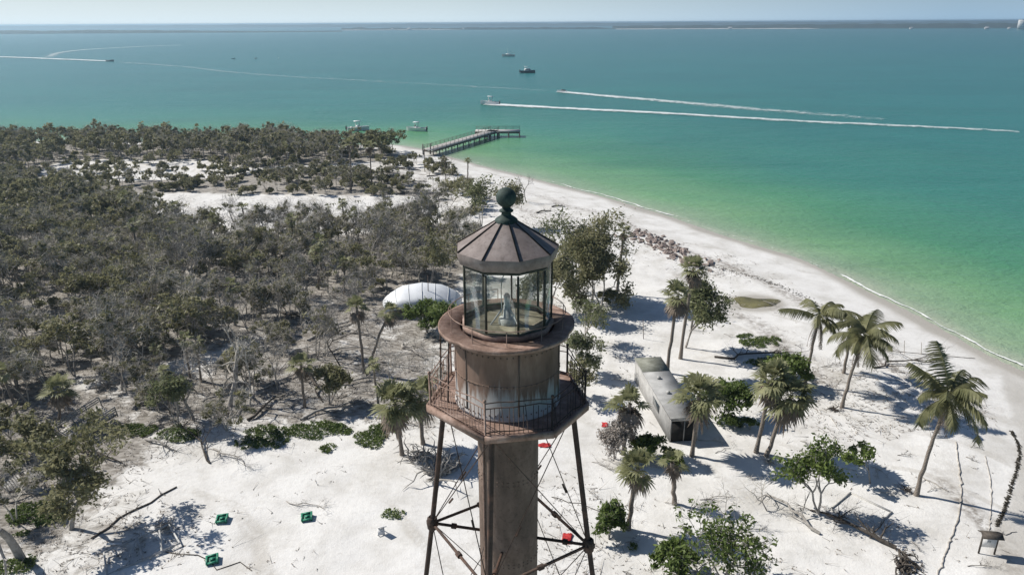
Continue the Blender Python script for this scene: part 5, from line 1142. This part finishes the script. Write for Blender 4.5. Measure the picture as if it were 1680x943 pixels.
pallet('green plastic pallet beside the crooked twig, right one of the upper two', 504, 850, .25)
pallet('green plastic pallet at the end of the thin dark pole, the lowest one', 349, 920, .35)
p = GP(622, 872); t = thing('white_chair', 'small toppled white plastic chair on the sand near the lone oval vine patch', 'chair', p, .4); t.rotation_euler = (.9, .2, .5)
MB().box((0, 0, .42), (.5, .5, .05)).build('seat', M['whitepl'], t); MB().box((0, .25, .70), (.5, .05, .5)).build('backrest', M['whitepl'], t)
for sx in (-.21, .21):
    for sy in (-.2, .2): MB().box((sx, sy, .2), (.05, .05, .40)).build('leg', M['whitepl'], t)
def red_cloth(label, px, py, s, seed):
    p = GP(px, py); rg = np.random.default_rng(seed); n_ = 9; g = np.linspace(-.5, .5, n_) * s; Xg, Yg = np.meshgrid(g, g * .6); z = .04 + .28 * s * np.abs(fbm(Xg.ravel(), Yg.ravel(), 2.2 / s, seed, 3) - .3); i = (np.arange(n_ - 1)[:, None] * n_ + np.arange(n_ - 1)[None]).ravel()
    o = mesh_np('red_cloth', np.stack([Xg.ravel() + rg.normal(0, .04, n_ * n_), Yg.ravel() + rg.normal(0, .04, n_ * n_), z], 1), np.stack([i, i + 1, i + n_ + 1, i + n_], 1), M['redcl'], smooth=True); mo = o.modifiers.new('thickness', 'SOLIDIFY'); mo.thickness = .02
    tag(o, label, 'cloth'); o.location = p; o.rotation_euler = (0, 0, rg.random() * 3)
red_cloth('bright red cloth on the sand just right of the tower shaft below the gallery', 893, 731, 1.0, 3)
red_cloth('red cloth lying beside the tower strut at the right leg', 930, 884, 1.1, 4)
red_cloth('faded red rag on the sand left of the pale dry bush', 992, 697, .8, 5)
p = GP(230, 905); t = thing('frame_wreck', 'wreck of grey metal frames lying in the shade under the dark fallen trunk', 'metal frame', p, .55)
t.rotation_euler = (.12, -.08, .62)
for a_, b_ in (((-2.2, -1.1, .3), (2.4, -1.0, .2)), ((-2.0, .9, .45), (2.2, 1.2, .25)), ((-2.2, -1.1, .3), (-2.0, .9, .45)), ((2.4, -1.0, .2), (2.2, 1.2, .25)), ((0, -1.05, .25), (.1, 1.05, .4)), ((-1.0, -1.0, .3), (.1, 1.05, .45)), ((1.2, -1.0, .2), (1.5, .3, .9))):
    MB().tubes([a_], [b_], .06, k=8).build('bar', M['metal'], t)
MB().box((-2.9, -.6, .10), (1.1, .9, .05), .3).build('sheet', M['whitepl'], t)
MB().box((-1.3, 1.7, .12), (1.0, .16, .06), -.6).build('plank', M['whitepl'], t)
# information board at the beach
p = GP(1618, 908); t_ib = t = thing('information_board', 'white information board under a small dark roof at the beach edge', 'sign', p, R(-8)); wb = 1.25
for sx in (-1, 1): MB().box((sx * .58, 0, .85), (.10, .10, 2.0)).build('post', M['darkwood'], t)
MB().box((0, -.01, 1.15), (1.05, .06, .95)).build('panel', M['whitepl'], t); MB().box((-.05, -.045, 1.2), (.28, .008, .2)).build('notice', M['lampgrey'], t)
b = MB(); b.box((0, -.24, 1.92), (1.55, .60, .06), rot=np.array(Matrix.Rotation(.45, 3, 'X'))); b.box((0, .24, 1.92), (1.55, .60, .06), rot=np.array(Matrix.Rotation(-.45, 3, 'X'))); b.build('roof', M['darkwood'], t)
t_ib.scale = (.85, .85, .85)
# slab outlined in the sand
p = GP(1412, 838); s_ = 1.55; R45 = R(40)
t = thing('slab_frame', 'pale square concrete frame sunk in the sand right of the sea grape tree', 'slab', p, R45)
for k_ in range(4): MB().box((s_ * math.cos(k_ * math.pi / 2), s_ * math.sin(k_ * math.pi / 2), .03), (.12, 2 * s_ - .13 if k_ % 2 == 0 else 2 * s_ + .12, .14) if True else 0, 0 if k_ % 2 == 0 else math.pi / 2).build('edge', M['concrete'], t)
# ropes, a wrack line and a strip drawn for the scarp's shadow
def ground_line(name, label, cat_, pts_px, r, mat, kind=None, wob_=0.0, seed=1, k=6, flat=1.0):
    P0 = GP(*pts_px[0]); pts = catmull([GP(x, y)[:2] for x, y in pts_px], 10); rg = np.random.default_rng(seed); pts = pts + rg.normal(0, wob_, pts.shape) if wob_ else pts
    z = ground_z(pts[:, 0], pts[:, 1]) + r * .6; rr_ = r * (.7 + .6 * rg.random(len(pts))) if wob_ else r
    mb = MB(); mb.path(np.column_stack([pts[:, 0] - P0[0], pts[:, 1] - P0[1], z - P0[2]]), rr_, k); o = mb.build(name, M[mat], None, True); o.location = P0
    return tag(o, label, cat_, None, kind)
ground_line('boundary_rope', 'grey rope line running down the sand right of the big coconut palm', 'rope', [(1568, 725), (1574, 770), (1577, 815), (1566, 868), (1552, 905), (1540, 940), (1525, 990)], .055, 'bark', None, .05)
ground_line('boundary_rope', 'thin rope line beyond the grey one, ending at the information board', 'rope', [(1616, 748), (1625, 790), (1626, 840), (1622, 872)], .035, 'bark', None, .03, 2)
ground_line('boundary_rope', 'rope strung low between the stakes at the top of the beach', 'rope', [(1440, 574), (1484, 578), (1541, 583), (1600, 588)], .035, 'darkwood', None, .02, 3)
def wrack_shade_line(label, pts_px, w, n_, seed):
    pts = catmull([GP(x, y)[:2] for x, y in pts_px], 12); rg = np.random.default_rng(seed); idx = rg.integers(0, len(pts), n_); c = pts[idx] + rg.normal(0, w, (n_, 2)); z = ground_z(c[:, 0], c[:, 1]) + .03
    v, q = leaf_quads(rg, np.column_stack([c, z]), np.full(n_, .10), 8, .06, .7, .4, .1); tag(mesh_np('seaweed_scarp_shade', v, q, M['seaweed']), label, 'seaweed', None, 'stuff')
wrack_shade_line('dark painted shadow of the beach scarp along the wet grey sand at the right edge', [(1660, 708), (1672, 735), (1669, 765), (1658, 800), (1648, 835), (1636, 862)], .07, 480, 5)  # dark flakes draw in the shadow of the eroded beach edge
wrack_shade_line('dark seaweed drift line along the upper beach below the riprap', [(1150, 432), (1200, 445), (1260, 462), (1300, 478), (1360, 510)], .35, 260, 6)
# riprap
M['rock'] = pm('pinkish_rubble', (0.17, 0.135, 0.118), (0.36, 0.305, 0.28), 1.5, 0.9, 0.1, 0.4)
rg = np.random.default_rng(31); rocks = []
import bmesh
for k_ in range(7):
    bm = bmesh.new()
    for q in rg.normal(0, 1, (11, 3)): bm.verts.new(q / np.linalg.norm(q) * rg.uniform(.38, .62) * np.array([1.2, .85, .7]))
    bmesh.ops.convex_hull(bm, input=bm.verts); bmesh.ops.delete(bm, geom=[v_ for v_ in bm.verts if not v_.link_faces], context='VERTS')
    me = bpy.data.meshes.new('rubble_rock'); bm.to_mesh(me); bm.free(); me.materials.append(M['rock']); rocks.append(me)
first = {}
rp = catmull([G(x, y) for x, y in ((1040, 384), (1062, 392), (1084, 402), (1106, 414), (1126, 424), (1150, 432))], 18)
for k_ in range(170):
    c = rp[int(len(rp) * rg.random())] + rg.normal(0, 1.0, 2) * np.array([1.3, 1.9]); s_ = rg.uniform(.5, 1.45) * (1 if k_ < 100 else .6)
    o = link('rubble_rock', rocks[k_ % 7])
    tag(o, 'pinkish brown rubble rock in the heap along the upper beach', 'rock', 'rubble rocks along the upper beach'); o.location = (c[0], c[1], gz(c[0], c[1]) + .12); o.scale = (s_, s_ * rg.uniform(.7, 1.2), s_ * rg.uniform(.6, 1)); o.rotation_euler = (rg.normal(0, .3), rg.normal(0, .3), rg.random() * 6)
# stagnant pool
n = N('green_pool_water'); n.base(n.ramp(n.noise(n.pos(), .35, 4), [(.35, (.06, .05, .012)), (.65, (.20, .175, .06))]), .12, .5); M['pool'] = n.m
p = GP(1238, 497); k_ = 40; a = np.arange(k_) * 2 * np.pi / k_; rr_ = 1 + .7 * (vnoise(np.cos(a) * 1.5 + 3, np.sin(a) * 1.5 + 3, 1, 2) - .5); zp = [gz(p[0] + 2.9 * r_ * math.cos(x), p[1] + 2.0 * r_ * math.sin(x)) for r_, x in zip(rr_, a)]
o = poly_mesh('tidal_pool', [(2.9 * r_ * math.cos(x), 2.0 * r_ * math.sin(x), 0) for r_, x in zip(rr_, a)], [tuple(range(k_))], M['pool']); o.location = (p[0], p[1], max(zp) + .02); tag(o, 'murky yellow green pool on the sand right of the leaning tree', 'pool', kind='structure')
# loose twigs, leaves and broken bits over the ground
n_ = 80000; rg = np.random.default_rng(55); c = np.column_stack([rg.uniform(-75, 55, n_), rg.uniform(36, 150, n_)])
w = np.clip(zone('main', c[:, 0], c[:, 1], 3) * .6 + zone('thin', c[:, 0], c[:, 1], 3) * 1.0 + .10 * sstep(.45, .7, fbm(c[:, 0], c[:, 1], .11, 66, 3)) + .75 * sstep(.50, .62, fbm(c[:, 0], c[:, 1], .075, 69, 3)) * (c[:, 0] > 2) + .4 * zone('brush', c[:, 0], c[:, 1], 3) + .7 * zone('corner', c[:, 0], c[:, 1], 2), 0, 1) * (poly_sd(c, LAND) > 9)
c = c[rg.random(n_) < w]; n_ = len(c); z = ground_z(c[:, 0], c[:, 1]) + .03; d = rg.normal(0, 1, (n_, 3)); d[:, 2] = np.abs(d[:, 2]) * .25; d /= np.linalg.norm(d, axis=1, keepdims=True); l = rg.gamma(2, .28, n_)[:, None]
mb = MB(); P0 = np.column_stack([c, z]); mb.tubes(P0, P0 + d * l, .012 + .014 * rg.random(n_), .005, k=3, caps=False); V, Q = mb.arrays(); v2, q2 = leaf_quads(rg, P0, np.full(n_, .25), 2, .07, 1.5, .2, .1); V, Q2 = cat((V, Q), (v2, q2))
tag(mesh_np('ground_litter', V, Q2, [M['bark'], M['dead']], mi=np.concatenate([np.zeros(len(Q), int), np.ones(len(q2), int)])), 'twigs, dry leaves and broken bits scattered over the sand', 'litter', kind='stuff')
